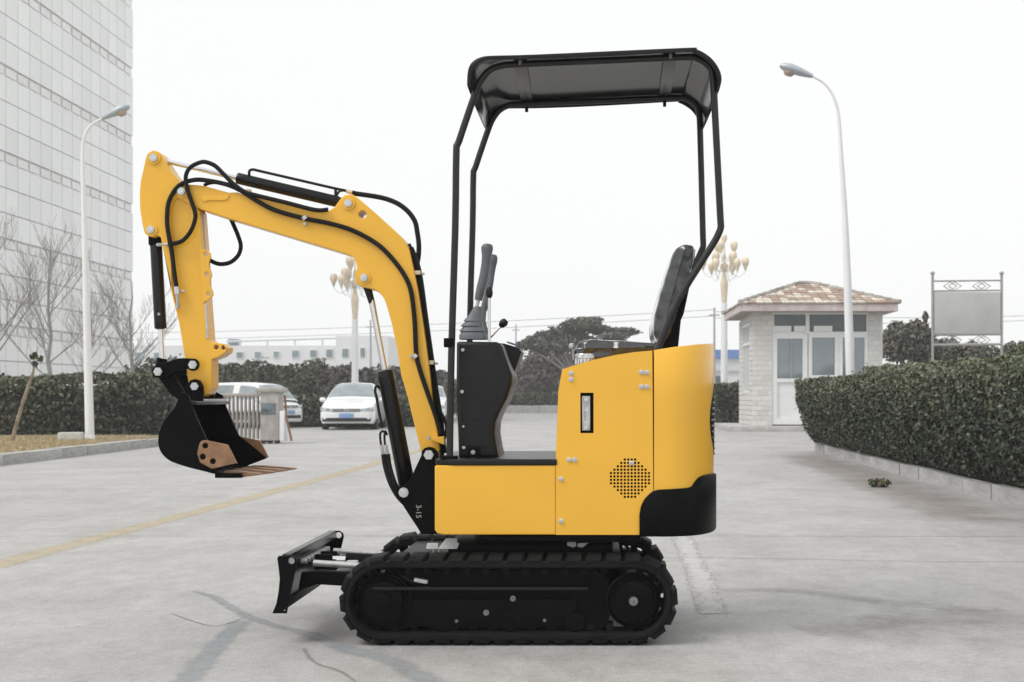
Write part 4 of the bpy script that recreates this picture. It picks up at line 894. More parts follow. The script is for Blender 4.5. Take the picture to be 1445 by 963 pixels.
# dry grass blades on the verge
n = 26000; gx = RNG.uniform(-13.5, -7.95, n); gy = RNG.uniform(15, 27.2, n)
gm = leaf_mesh('dry_grass', np.stack([gx, gy, np.full(n, .13)], 1), np.tile([.3, -1, .2], (n, 1)), .075, DRY, .12, .6)
tag(link('dry_grass', gm), None, None, None, 'stuff')

# ------------------------------------------------------------------ lamps
def street_lamp(Y, path, head, label):                                # path: (px, py, width in px) traced up the pole
    o0 = P(path[0][0], 0, Y); o0.z = 0; k = Y/F
    rt = thing('street_lamp', label, 'street lamp', o0, 0, 'white curved street lamps')
    b = MB(); b.lathe((0, 0, 0), [(.15, 0), (.15, .03), (.09, .05), (.085, .2), (.07, .22)], 20); b.obj('base', WPOLE, rt)
    pts = [Vector((0, 0, .02))]+[P(x, y, Y)-o0 for x, y, w_ in path[1:]]; wd = [w_*k/2 for x, y, w_ in path]
    pt = cat_rom(pts, 4); MB().tube(pt, [interp(list(zip(range(len(wd)), wd)), i/4) for i in range(len(pt))], 14).obj('pole', WPOLE, rt)
    a, c = P(*head[0], Y)-o0, P(*head[1], Y)-o0; d = (c-a).normalized(); L = (c-a).length; up = Vector((0, 1, 0)).cross(d); up = up if up.z > 0 else -up
    a = a-d*.03; rows = []
    for t, wd_, h0, h1 in ((0, .03, .03, .03), (.15, .05, .045, .05), (.42, .085, .06, .075), (.72, .11, .06, .09), (.93, .09, .05, .07), (1.05, .035, .02, .03)):
        q = a+d*t*L; rows.append([q+Vector((0, wd_*math.cos(w_), 0))+up*((h1 if math.sin(w_) > 0 else h0)*math.sin(w_)) for w_ in [2*math.pi*k_/14 for k_ in range(14)]])
    b = MB(); vs = b.grid(rows, close_v=True); b.bm.faces.new(vs[0]); b.bm.faces.new(vs[-1]); hd = b.obj('lamp_head', LAMPH, rt)
    b = MB(); b.lathe(a+d*L*.72-up*.045, [(.09, 0), (.085, .03), (.06, .06), (.001, .075)], 16, -up); b.obj('lamp_cover', LGLASS, hd)
street_lamp(G(127, 630).y, [(127, 630, 13), (124.5, 530, 11.5), (122, 430, 10), (119.5, 330, 8), (117, 250, 6), (116.5, 215, 5), (118.5, 196, 4.2), (125, 181, 3.6), (135, 172.5, 3.2), (147, 166, 3)], ((146, 166.5), (183, 150)), 'white curved street lamp beside the left hedge, its head pointing right')
street_lamp(21.4, [(1203, 630, 14), (1199, 500, 12.5), (1196, 400, 11), (1192, 300, 8), (1187, 220, 6), (1184, 172, 5), (1180.5, 149, 4.4), (1173, 130, 3.8), (1161, 116, 3.2), (1143, 106.5, 3)], ((1144, 107), (1100, 93)), 'white curved street lamp behind the right hedge, its head pointing left')
def globe_lamp(px, Y, dy, label):                                    # built from the proportions of the one beside the booth
    k = Y/F; o0 = P(px, 0, Y); o0.z = 0; z = lambda y: H-(y+dy-CY)*k
    rt = thing('branched_lamp', label, 'street lamp', o0, 0, 'branched lamp posts with cream globes')
    b = MB(); b.lathe((0, 0, 0), [(.3, 0), (.3, .1), (.2, .3), (5.2*k, .6), (4.8*k, z(500)), (4.2*k, z(428))], 18); b.obj('pole', WPOLE, rt)
    b = MB(); b.lathe((0, 0, 0), [(r*k, z(y)) for r, y in ((3, 428.5), (3.6, 427), (4, 424), (5.5, 402), (5.8, 399), (4, 394), (2.8, 388), (2.6, 384), (4.8, 382), (6, 378), (5.4, 374), (2.4, 371), (1.6, 366), (2.8, 364), (2.6, 361), (1.2, 358), (.8, 345))], 20); b.obj('shaft_ornament', GLOBE, rt)
    def globe(x, y, yb, s_, par):
        b = MB(); b.lathe((x, y, 0), [(r*k*s_, z(yb-h*s_)) for r, h in ((.9, 0), (2, 2.5), (2.4, 4.5), (4.3, 8), (5.3, 12), (5, 15.5), (3.4, 18), (.05, 19))], 14); b.obj('globe', GLOBE, par)
    def arm(a, rad, y0, yb):
        ca, sa = math.cos(a)*k, math.sin(a)*k
        pts = [(ca*r, sa*r, z(y_)) for r, y_ in ((4, y0), (rad*.35, y0+5), (rad*.62, yb+9), (rad*.86, yb+6), (rad*.99, yb+1), (rad, yb-1))]
        ar = MB().tube(cat_rom(pts, 4), .55*k, 6).obj('arm', WPOLE, rt); globe(ca*rad, sa*rad, yb, 1, ar)
    for q in range(6): arm(2*math.pi*q/6+.03, 30, 379, 382 if q in (0, 3) else 386)
    for q in range(4): arm(2*math.pi*q/4+.75, 17, 376, 375)
    for q in range(3): arm(2*math.pi*q/3+.1, 14, 364, 359)
    globe(0, 0, 345.5, .8, rt)
globe_lamp(1022, 44, 0, 'branched cream globe lamp post between the seat and the guard booth')
globe_lamp(501, 46, 23, 'branched cream globe lamp post seen below the yellow boom')

# ------------------------------------------------------------------ guard booth
BX0, BX1, BY0, BY1 = 4.17, 7.58, 36.0, 39.4
bt = thing('guard_booth', 'small pale brick guard booth with white windows and a rusty hipped roof', 'booth', ((BX0+BX1)/2, (BY0+BY1)/2, 0))
ORG = Vector(((BX0+BX1)/2, (BY0+BY1)/2, 0))
ze = P(0, 440, BY0).z; zp = .13
b = MB(); b.box(((BX0+BX1)/2+.3, (BY0+BY1)/2-.15, zp/2), (BX1-BX0+2.0, BY1-BY0+1.3, zp), None, .01); b.obj('plinth', KERB, bt)
pxX = lambda px, Y=BY0: (px-CX)*Y/F
pyZ = lambda py, Y=BY0: H-(py-CY)*Y/F
xd0, xd1, xw1, xr = pxX(1090), pxX(1143), pxX(1226), BX1
b = MB()
b.box(((BX0+xd0)/2, BY0+.12, (zp+ze)/2), (xd0-BX0, .22, ze-zp)); b.box(((xw1+xr)/2, BY0+.12, (zp+ze)/2), (xr-xw1, .22, ze-zp))
b.box((BX1-.1, (BY0+BY1)/2+.12, (zp+ze)/2), (.2, BY1-BY0-.24, ze-zp)); b.box(((BX0+BX1)/2, BY1-.1, (zp+ze)/2), (BX1-BX0-.42, .2, ze-zp))
zs = pyZ(535, BY0)
b.box(((xd1+xw1)/2, BY0+.12, (zp+zs)/2), (xw1-xd1, .2, zs-zp))
for (ya, yb, za, zc_) in ((BY0+.24, BY0+.9, zp, ze), (BY1-.9, BY1-.2, zp, ze), (BY0+.9, BY1-.9, zp, .98), (BY0+.9, BY1-.9, ze-.25, ze)):
    b.box((BX0+.1, (ya+yb)/2, (za+zc_)/2), (.18, yb-ya, zc_-za))
wl = b.obj('wall', MORTAR, bt, 20)
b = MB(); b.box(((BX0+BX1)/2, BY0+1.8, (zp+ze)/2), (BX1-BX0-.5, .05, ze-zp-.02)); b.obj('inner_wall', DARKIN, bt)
# bricks
bmz = MB(); bmz.box((-0+ORG.x, ORG.y, 0), (1, 1, 1)); BR = bmz.mesh('brick', 20); BR.materials.append(BRICK)
def brick(x, y, z, sx, sy, sz): 
    o = link('brick', BR, None, wl, Vector((x, y, z))-ORG); o.scale = (sx, sy, sz)
rowh = .132; nrow = int((ze-.0-zp)/rowh)
for i in range(nrow):
    z = zp+rowh*(i+.5)
    for (xa, xb) in ((BX0-.012, xd0), (xw1, BX1+.012)):
        cuts = [xa, xa+(xb-xa)*(.52 if i % 2 else .3), xb] if i % 2 else [xa, xa+(xb-xa)*.26, xa+(xb-xa)*.78, xb]
        for u, v in zip(cuts, cuts[1:]): brick((u+v)/2, BY0+.03+random.uniform(-.003, .003), z, v-u-.014, .052, rowh-.014)
sb = MB()                                                            # left wall: seen edge-on, so its courses are one joined part
for i in range(nrow):
    z = zp+rowh*(i+.5); ylo, yhi = BY0+.07, BY1
    segs = [(BY0+.07, BY0+.9), (BY1-.9, BY1)] if .98 < z < ze-.25 else [(BY0+.07, BY1)]
    for (a, c_) in segs:
        n = max(1, round((c_-a)/.27)); off = .5*(i % 2)
        for k in range(n): sb.box((BX0+.005, a+(c_-a)*(k+.5)/n, z), (.03, (c_-a)/n-.014, rowh-.014))
so_b = sb.obj('side_bricks', BRICK, wl, 20); so_b['kind'] = 'stuff'
def window(x0, x1, z0, z1, Y, name='window', fw=.07, glass=GLASS, parent=bt, depth=.09, mull=()):
    b = MB()
    b.box(((x0+x1)/2, Y, z0+fw/2), (x1-x0, depth, fw)); b.box(((x0+x1)/2, Y, z1-fw/2), (x1-x0, depth, fw))
    b.box((x0+fw/2, Y, (z0+z1)/2), (fw, depth, z1-z0-2*fw)); b.box((x1-fw/2, Y, (z0+z1)/2), (fw, depth, z1-z0-2*fw))
    for m_ in mull: b.box((m_, Y, (z0+z1)/2), (fw*.8, depth*.8, z1-z0-2*fw))
    o = b.obj(name, FRAMEW, parent, 20)
    b = MB(); b.box(((x0+x1)/2, Y+.01, (z0+z1)/2), (x1-x0-2*fw, .012, z1-z0-2*fw)); b.obj('pane', glass, o, 20)
    return o
Yw = BY0+.09; ztr = pyZ(471)
xm = pxX(1140)
window(xd0, xm, ztr, ze-.02, Yw, fw=.05, glass=DGLASS); window(xm, xw1, ztr, ze-.02, Yw, fw=.05, glass=DGLASS, mull=(pxX(1194),))
for (a, c_) in ((1092, 1117), (1121, 1137), (1149, 1175)):
    MB().box(((pxX(a)+pxX(c_))/2, Yw-.02, (pyZ(468)+pyZ(460))/2), (pxX(c_)-pxX(a), .02, pyZ(460)-pyZ(468))).obj('blind', FRAMEW, bt, 20)
# door
zd0, zd1 = zp+.03, ztr-.002
b = MB(); fw = .13
b.box((xd0+fw/2, Yw-.01, (zd0+zd1)/2), (fw, .1, zd1-zd0)); b.box((xm-fw/2, Yw-.01, (zd0+zd1)/2), (fw, .1, zd1-zd0)); b.box(((xd0+xm)/2, Yw-.01, zd1-fw/2), (xm-xd0-2*fw, .1, fw)); b.box(((xd0+xm)/2, Yw-.01, zd0+.08), (xm-xd0-2*fw, .1, .16))
zmid = pyZ(537); b.box(((xd0+xm)/2, Yw-.01, zmid), (xm-xd0-2*fw, .1, .1))
dr = b.obj('door', FRAMEW, bt, 20)
MB().box(((xd0+xm)/2, Yw+.01, (zmid+zd1-fw)/2), (xm-xd0-2*fw, .012, zd1-fw-zmid)).obj('pane', GLASS, dr, 20)
MB().box(((xd0+xm)/2, Yw+.01, (zmid+zd0)/2), (xm-xd0-2*fw, .03, zmid-zd0)).obj('door_panel', FRAMEW, dr, 20)
MB().box((pxX(1117), Yw-.0, (zmid+zd1-fw)/2), (.05, .05, zd1-fw-zmid)).obj('muntin', M('grey_muntin', (.3, .3, .3), .5), dr, 20)
MB().box((xm-fw/2, Yw-.07, zmid-.12), (.03, .03, .16), None, .006).obj('handle', STEEL, dr)
window(xm+.02, pxX(1184), zs, ztr-.002, Yw, fw=.1); window(pxX(1184)+.004, xw1, zs, ztr-.002, Yw, fw=.1, mull=(pxX(1204),))
# left side window
b = MB(); za, zc_ = .98, ze-.25
for (y, hgt) in ((BY0+.94, 1), (BY0+1.5, 1), (BY0+1.95, 1), (BY1-.94, 1)): b.box((BX0+.03, y, (za+zc_)/2), (.06, .08, zc_-za))
for z in (za+.03, zc_-.03, zc_-.55): b.box((BX0+.025, (BY0+BY1)/2, z), (.06, BY1-BY0-1.8, .07))
sw_ = b.obj('window', FRAMEW, bt, 20); MB().box((BX0+.06, (BY0+BY1)/2, (za+zc_)/2), (.012, BY1-BY0-1.8, zc_-za)).obj('pane', DGLASS, sw_, 20)
# roof
oh = .58; rx0, rx1, ry0, ry1 = BX0-.36, BX1+.26, BY0-oh, BY1+oh
zf0, zf1 = ze-.02, ze+.17
b = MB(); b.box(((rx0+rx1)/2, (ry0+ry1)/2, zf0+.025), (rx1-rx0-.06, ry1-ry0-.06, .05)); b.obj('soffit', SOFFIT, bt, 20)
b = MB()
for (c, s_) in ((((rx0+rx1)/2, ry0, (zf0+zf1)/2), (rx1-rx0, .05, zf1-zf0)), (((rx0+rx1)/2, ry1, (zf0+zf1)/2), (rx1-rx0, .05, zf1-zf0)), ((rx0, (ry0+ry1)/2, (zf0+zf1)/2), (.05, ry1-ry0-.06, zf1-zf0)), ((rx1, (ry0+ry1)/2, (zf0+zf1)/2), (.05, ry1-ry0-.06, zf1-zf0))): b.box(c, s_)
b.obj('fascia', FASCIA, bt, 20)
ax0, ax1, ay = pxX(1128, 37.7), pxX(1146, 37.7), (ry0+ry1)/2; za_ = pyZ(401.5, 37.7)
ex = .06; c00, c10, c11, c01 = Vector((rx0-ex, ry0-ex, zf1)), Vector((rx1+ex, ry0-ex, zf1)), Vector((rx1+ex, ry1+ex, zf1)), Vector((rx0-ex, ry1+ex, zf1))
A0, A1 = Vector((ax0, ay, za_)), Vector((ax1, ay, za_))
b = MB(); b.face([c00, c10, A1, A0]); b.face([c10, c11, A1]); b.face([c11, c01, A0, A1]); b.face([c01, c00, A0]); b.face([c00, c01, c11, c10]); rfb = b.obj('roof', M('roof_deck', (.2, .14, .11), .9), bt, 0)
def slope(e0, e1, t0, t1, ncol, nrow, nm='roof_tile', rad=False, joined=False):
    jb = MB() if joined else None; rq = random.Random(int(e0.x*100)+int(e1.y))
    nrm = (e1-e0).cross(t0-e0).normalized()
    if nrm.z < 0: nrm = -nrm
    for j in range(nrow):
        v0, v1 = j/nrow, min((j+1.12)/nrow, 1)
        l0, r0 = e0.lerp(t0, v0), e1.lerp(t1, v0); l1, r1 = e0.lerp(t0, v1), e1.lerp(t1, v1)
        W = (e1-e0).length; d = (e1-e0)/W; cell = W/ncol
        for i in range(ncol):
            a, c = i*cell, (i+1)*cell
            la, ra = (l0-e0).dot(d), (r0-e0).dot(d); lb, rb = (l1-e0).dot(d), (r1-e0).dot(d)
            x0, x1 = max(a, la), min(c-.012, ra); u0, u1 = max(a, lb), min(c-.012, rb)
            if x1-x0 < .03: continue
            if u1 < u0: u0 = u1 = (u0+u1)/2 if False else min(max(u0, lb), rb)
            base0 = l0-d*la; base1 = l1-d*lb
            q = [base0+d*x0, base0+d*x1, base1+d*u1, base1+d*u0]; hb, ht = .035, .012
            m0 = (q[0]+q[1])/2+nrm*.012; m1 = (q[2]+q[3])/2+nrm*.012
            lo = [q[0]+nrm*hb, m0+nrm*hb, q[1]+nrm*hb]; hi = [q[3]+nrm*ht, m1+nrm*ht, q[2]+nrm*ht]; bt_ = [q[0]+nrm*.004, q[1]+nrm*.004]
            b = jb or MB()
            b.face([lo[0], lo[1], hi[1], hi[0]]); b.face([lo[1], lo[2], hi[2], hi[1]]); b.face([bt_[0], bt_[1], lo[2], lo[1], lo[0]])
            if not joined:
                edge = min(x0-la, ra-x1) < .25; pr = (.85 if noise.noise(Vector((i*.42+e0.x, j*1.1, 3.3))) > .13 else .10)+.25*(j < 1)+.3*edge
                b.obj(nm, ROOFC if rq.random() < pr else ROOFT, rfb, 20)
    if joined: jb.obj('back_roof_tiles', ROOFT, rfb, 20)['kind'] = 'stuff'
slope(c00, c10, A0, A1, 19, 8); slope(c01, c00, A0, A0, 10, 6); slope(c10, c11, A1, A1, 12, 6, joined=True); slope(c11, c01, A1, A0, 19, 6, joined=True)
for a, c in ((c00, A0), (c10, A1), (c01, A0), (c11, A1), (A0, A1)):
    n = max(2, int((c-a).length/.3))
    for k in range(n): MB().cyl(a.lerp(c, k/n)+Vector((0, 0, .045)), a.lerp(c, (k+1.1)/n)+Vector((0, 0, .035)), .06, .05, 8).obj('ridge_tile', M('grey_ridge_tile', (.33, .31, .29), .8, rand=.3) if 'grey_ridge_tile' not in bpy.data.materials else bpy.data.materials['grey_ridge_tile'], rfb)
ORG = Vector((0, 0, 0))

# ------------------------------------------------------------------ office tower
TXF, TY0, TY1, THH = -24.4, 36.0, 72.2, 36.4
tw = thing('office_tower', 'tall pale grey tower clad in square panels at the left', 'building', (TXF-11, (TY0+TY1)/2, 0)); ORG = Vector((TXF-11, (TY0+TY1)/2, 0))
b = MB(); b.box((TXF-11.06, (TY0+TY1)/2, THH/2), (22, TY1-TY0, THH)); wlt = b.obj('wall', CLADJ, tw, 20)
bmz = MB(); bmz.box(ORG, (.08, 1, 1)); PN = bmz.mesh('facade_panel', 20); PN.materials.append(CLAD)
bmz = MB(); bmz.box(ORG, (.05, 1, 1)); BN = bmz.mesh('band_panel', 20); BN.materials.append(BAND)
jb, pw, sth, zb0 = MB(), 1.2, 3.58, -.17
for st_ in range(10):
    zb_ = zb0+st_*sth
    for c_ in range(int((TY1-TY0)/pw)):
        y = TY1-(c_+.5)*pw
        vis = c_ < 14 and 1.0 < zb_+1 and zb_ < 21
        for j in range(3):
            z0 = zb_+.46+j*1.04; zc_ = z0+.52
            if vis and zc_ < 22.3 and zc_ > 1.6:
                o = link('facade_panel', PN, None, wlt, Vector((TXF, y, zc_))-ORG); o.scale = (1, pw-.05, 1.0)
            else: jb.box((TXF, y, zc_), (.08, pw-.05, 1.0))
        if vis:
            o = link('band_panel', BN, None, wlt, Vector((TXF-.02, y, zb_+.23))-ORG); o.scale = (1, pw-.22, .34)
        else: jb.box((TXF-.02, y, zb_+.23), (.05, pw-.22, .34))
jb.obj('upper_panels', CLAD, wlt, 20)['kind'] = 'stuff'
ORG = Vector((0, 0, 0))

# ------------------------------------------------------------------ far buildings
Y = 112; kx = lambda px, Y=Y: (px-CX)*Y/F; kz = lambda py, Y=Y: H-(py-CY)*Y/F
fb = thing('long_building', 'long low white building with a row of small windows beyond the shrubs', 'building', (kx(350), Y+6, 0)); ORG = Vector((kx(350), Y+6, 0))
b = MB(); xa, xm_, xb = kx(150), kx(474), kx(548)
b.box(((xa+xm_)/2, Y+6, kz(488)/2), (xm_-xa, 12, kz(488))); b.box(((xm_+xb)/2, Y+6, kz(474)/2), (xb-xm_-.02, 12.1, kz(474))); wf = b.obj('wall', FARW, fb, 20)
for px, w_, y0_, y1_ in ((196, 11, 497, 509), (222, 10, 497, 508), (338.6, 10.5, 496.5, 506), (364, 10, 496, 506), (390, 9, 495.5, 505), (417, 10.5, 494, 505), (442.5, 10.5, 493.5, 505), (465, 10.5, 492.5, 505), (487.5, 10.5, 491.5, 505), (512, 8, 490.5, 505)):
    w1 = MB().box((kx(px), Y-.04, (kz(y0_)+kz(y1_))/2), (w_*Y/F, .1, kz(y0_)-kz(y1_))).obj('window', FRAMEW, wf, 20)
    MB().box((kx(px), Y-.1, (kz(y0_)+kz(y1_))/2), (w_*Y/F-.12, .06, kz(y0_)-kz(y1_)-.12)).obj('pane', BLUEW, w1, 20)
b = MB(); zr_ = kz(478); b.tube([(kx(318), Y+.3, kz(482)), (kx(480), Y+.3, kz(477))], .09, 6)
for px in (338, 376, 415, 454): b.tube([(kx(px), Y+.3, kz(490)), (kx(px), Y+.3, kz(479.5))], .08, 6)
b.obj('roof_pipe', M('pale_pipe', (.6, .62, .64), .6), fb)
MB().box((kx(322), Y+2, kz(487)), (.8, 1.2, 1.1), None, .02).obj('rooftop_unit', BLUEW, fb)
ORG = Vector((0, 0, 0))
Y2 = 95; s_ = thing('gatehouse', 'small white building with a bright blue roof band behind the branched lamp post', 'building', (kx(1020, Y2), Y2+3, 0)); ORG = Vector((kx(1020, Y2), Y2+3, 0))
b = MB(); x0_, x1_ = kx(975, Y2), kx(1046, Y2); b.box(((x0_+x1_)/2, Y2+3, kz(506, Y2)/2), (x1_-x0_, 6, kz(506, Y2))); wg = b.obj('wall', FARW, s_, 20)
MB().box(((x0_+x1_)/2, Y2+2.95, (kz(506, Y2)+kz(494, Y2))/2+.002), (x1_-x0_+.4, 6.5, kz(494, Y2)-kz(506, Y2))).obj('roof', BLUER, s_, 20)
b = MB(); b.box(((x0_+x1_)/2, Y2-.1, kz(523, Y2)), (x1_-x0_, .2, .14)); b.obj('ledge', MORTAR, wg, 20)
for px in (992, 1014): MB().box((kx(px, Y2), Y2-.02, kz(536, Y2)), (.75, .08, .5)).obj('window', DGLASS, wg, 20)
ORG = Vector((0, 0, 0))
for px, Y3, yt, lab in ((1008, 88, 434, 'thin grey utility pole right of the seat, behind the gatehouse'), (523, 100, 452, 'thin grey utility pole seen between the boom cylinder and the lamp post'), (728, 120, 458, 'thin distant utility pole above the black console')):
    rt = thing('utility_pole', lab, 'utility pole', ((px-CX)*Y3/F, Y3, 0), 0, 'distant utility poles'); zt2 = H-(yt-CY)*Y3/F
    MB().tube([(0, 0, 0), (0, 0, zt2)], [.10, .06], 10).obj('pole', WIRE, rt); MB().box((0, 0, zt2-.5), (.7, .08, .08)).obj('crossarm', WIRE, rt)
for (pa, pb, lab) in (((-60, 470, 130), (1010, 437, 88), 'upper grey power line sagging across the sky behind the machine'), ((-60, 480, 130), (1010, 446, 88), 'lower grey power line sagging across the sky behind the machine'), ((1010, 440, 88), (1600, 436, 110), 'upper grey power line running right behind the guard booth roof'), ((1010, 449, 88), (1600, 442, 110), 'lower grey power line running right behind the guard booth roof')):
    a, c = P(*pa), P(*pb); pts = []
    for k in range(17):
        t = k/16; p = a.lerp(c, t); p.z -= 1.1*4*t*(1-t)*.5; pts.append(p)
    tag(MB().tube(pts, .022, 5).obj('power_line', WIRE), lab, 'power line', 'power lines')

# ------------------------------------------------------------------ notice board
Yb = 35.0; nb = thing('notice_board', 'grey steel notice board on two posts with diamond ironwork, behind the right hedge', 'notice board', ((1365-CX)*Yb/F, Yb, 0)); ORG = Vector(((1365-CX)*Yb/F, Yb, 0))
xl, xr_ = (1316-CX)*Yb/F, (1413.5-CX)*Yb/F; zq = lambda y: H-(y-CY)*Yb/F
for x in (xl, xr_):
    p_ = MB().cyl((x, Yb, 0), (x, Yb, zq(388)), .035, None, 12).obj('post', IRON, nb)
    MB().lathe((x, Yb, zq(388)), [(.03, 0), (.06, .02), (.06, .05), (.001, .1)], 12).obj('finial', IRON, p_)
for y, r in ((397, .022), (411, .022), (473, .03), (487, .035)): MB().cyl((xl, Yb, zq(y)), (xr_, Yb, zq(y-1)), r, None, 10).obj('rail', IRON, nb)
MB().box(((xl+xr_)/2, Yb, (zq(412.5)+zq(471.5))/2), (xr_-xl-.08, .07, zq(412.5)-zq(471.5)), None, .006).obj('board', PANELG, nb)
for yc in (404, 480):
    for xc in (1344, 1385):
        b = MB(); X = (xc-CX)*Yb/F
        for sc, off in ((.115, -.06), (.115, .06)):
            q = [(X+off-sc*1.5, Yb, zq(yc)), (X+off, Yb, zq(yc)+sc*.9), (X+off+sc*1.5, Yb, zq(yc)), (X+off, Yb, zq(yc)-sc*.9)]
            for k in range(4): b.cyl(q[k], q[(k+1) % 4], .011, None, 6)
        b.obj('diamond_ornament', IRON, nb)
ORG = Vector((0, 0, 0))

# ------------------------------------------------------------------ vehicles
def loft(b, st, n=10):                                              # stations along y (front = -y): (y, z0, z1, half width low, half width high, crown)
    rows = []
    for (y, z0, z1, wl_, wh, cr) in st:
        r = [(-wl_*.92, z0), (-wl_, z0+(z1-z0)*.25), (-wl_*1.0, z0+(z1-z0)*.55), (-(wl_+wh)/2, z0+(z1-z0)*.82), (-wh, z1-.02), (-wh*.9, z1+cr*.45), (-wh*.45, z1+cr*.9), (0, z1+cr), (wh*.45, z1+cr*.9), (wh*.9, z1+cr*.45), (wh, z1-.02), ((wl_+wh)/2, z0+(z1-z0)*.82), (wl_, z0+(z1-z0)*.55), (wl_, z0+(z1-z0)*.25), (wl_*.92, z0)]
        rows.append([Vector((x, y, z)) for x, z in r])
    rows = [cat_rom_rows(rows, i) for i in range(len(rows))] if False else rows
    m = len(rows[0]); fine = []
    cols = [cat_rom([rows[i][j] for i in range(len(rows))], 4) for j in range(m)]
    fine = [[cols[j][i] for j in range(m)] for i in range(len(cols[0]))]
    vs = b.grid(fine, close_v=True); b.bm.faces.new(vs[0]); b.bm.faces.new(vs[-1]); return fine
def wheel(rt, x, y, r, side):
    b = MB(); b.lathe((x, y, r), [(r*.62, -.09), (r*.97, -.09), (r, -.06), (r, .06), (r*.97, .09), (r*.62, .09)], 28, (1, 0, 0)); w_ = b.obj('wheel', TYRE, rt)
    b = MB(); c = Vector((x+side*.08, y, r)); b.lathe(c, [(r*.64, -.03), (r*.62, .008), (r*.2, .0), (.001, .005)], 20, (side, 0, 0)); b.obj('rim', STEEL, w_)
def car(name, label, loc, rz, sc, kind, group):
    rt = thing(name, label, 'car', loc, rz, group); rt.scale = (sc, sc, sc)
    if kind == 'saloon':
        L2, WW, WR, yF = 2.25, .86, .31, -1.36
        st = [(-2.27, .30, .56, .58, .56, .01), (-2.2, .22, .66, .74, .70, .02), (-2.0, .19, .74, .83, .78, .05), (-1.5, .19, .84, .86, .80, .06), (-1.0, .2, .93, .86, .80, .05), (0, .2, .95, .87, .80, .02), (1.2, .2, .97, .86, .79, .03), (1.9, .22, .98, .83, .76, .04), (2.2, .26, .9, .76, .70, .02), (2.27, .34, .8, .64, .62, .01)]
        roof = [(-1.02, .92, .80), (-.62, 1.19, .70), (-.3, 1.38, .60), (.1, 1.455, .57), (.6, 1.46, .56), (1.1, 1.38, .57), (1.5, 1.2, .64), (1.95, .97, .72)]
    else:
        L2, WW, WR, yF = 2.3, .9, .33, -1.45
        st = [(-2.34, .34, .62, .60, .58, .01), (-2.25, .24, .78, .78, .72, .03), (-2.0, .22, .92, .87, .80, .06), (-1.5, .22, 1.02, .9, .83, .06), (-1, .22, 1.06, .9, .84, .03), (0, .22, 1.06, .91, .84, .02), (1.4, .22, 1.07, .91, .84, .02), (2.1, .24, 1.08, .87, .8, .02), (2.3, .3, 1.0, .82, .78, .02)]
        roof = [(-1.95, 1.04, .82), (-1.75, 1.28, .76), (-1.42, 1.58, .68), (-.8, 1.68, .64), (.2, 1.70, .63), (1.3, 1.67, .63), (2.0, 1.55, .66), (2.28, 1.08, .76)]
    FS = ((0, st[0][0]-.004), (.3, st[0][0]-.002), (st[0][3]*.98, st[0][0]+.004), (st[1][3], st[1][0]), ((st[1][3]+st[2][3])/2+.02, (st[1][0]+st[2][0])/2-.03), (st[2][3], st[2][0]))
    fsurf = lambda x: interp(FS, abs(x))
    b = MB(); loft(b, st); body = b.obj('body', CARW, rt, 35)
    rows = []
    for y, z, w_ in roof:
        zb_ = .90 if kind == 'saloon' else 1.02; wb = .80 if kind == 'saloon' else .84
        rows.append([Vector((-wb, y, zb_)), Vector((-(wb+w_)/2-.015, y, (zb_+z)/2)), Vector((-w_-.02, y, z-.05)), Vector((-w_*.85, y, z)), Vector((0, y, z+.025)), Vector((w_*.85, y, z)), Vector((w_+.02, y, z-.05)), Vector(((wb+w_)/2+.015, y, (zb_+z)/2)), Vector((wb, y, zb_))])
    m = len(rows[0]); cols = [cat_rom([rows[i][j] for i in range(len(rows))], 4) for j in range(m)]
    fine = [[cols[j][i] for j in range(m)] for i in range(len(cols[0]))]
    b = MB(); b.grid(fine); b.obj('roof', CARW, rt, 35)
    def pane(i0, i1, j0, j1, nm, ins=.1, lift=.012):                 # glass laid over the cabin between two stations
        a, c, d, e = fine[i0][j0], fine[i0][j1], fine[i1][j1], fine[i1][j0]; rows_ = []
        for u in range(6):
            r_ = []
            for v in range(7):
                fu, fv = ins*.6+(1-ins*1.2)*u/5, ins*.6+(1-ins*1.2)*v/6
                ii, jj = i0+(i1-i0)*fu, j0+(j1-j0)*fv; i_, j_ = min(int(ii), len(fine)-2), min(int(jj), m-2)
                p = fine[i_][j_].lerp(fine[i_+1][j_], ii-i_).lerp(fine[i_][j_+1].lerp(fine[i_+1][j_+1], ii-i_), jj-j_)
                nn = (fine[i_+1][j_]-fine[i_][j_]).cross(fine[i_][j_+1]-fine[i_][j_])
                if nn.dot(p-Vector((0, .3, .9))) < 0: nn = -nn
                r_.append(p+nn.normalized()*lift)
            rows_.append(r_)
        b = MB(); b.grid(rows_); return b.obj(nm, CGLASS, rt)
    e_ = 4*(len(roof)-1)
    pane(1, 11 if kind == 'saloon' else 9, 2, 6, 'windscreen', .12); pane(e_-11 if kind == 'saloon' else e_-4, e_-1, 2, 6, 'rear_window', .12)
    for j0, j1 in ((0, 2), (6, 8)):
        pane(6, 14, j0, j1, 'side_window', .16); pane(14, e_-8 if kind == 'saloon' else 20, j0, j1, 'side_window', .14)
        if kind != 'saloon': pane(20, e_-4, j0, j1, 'side_window', .14)
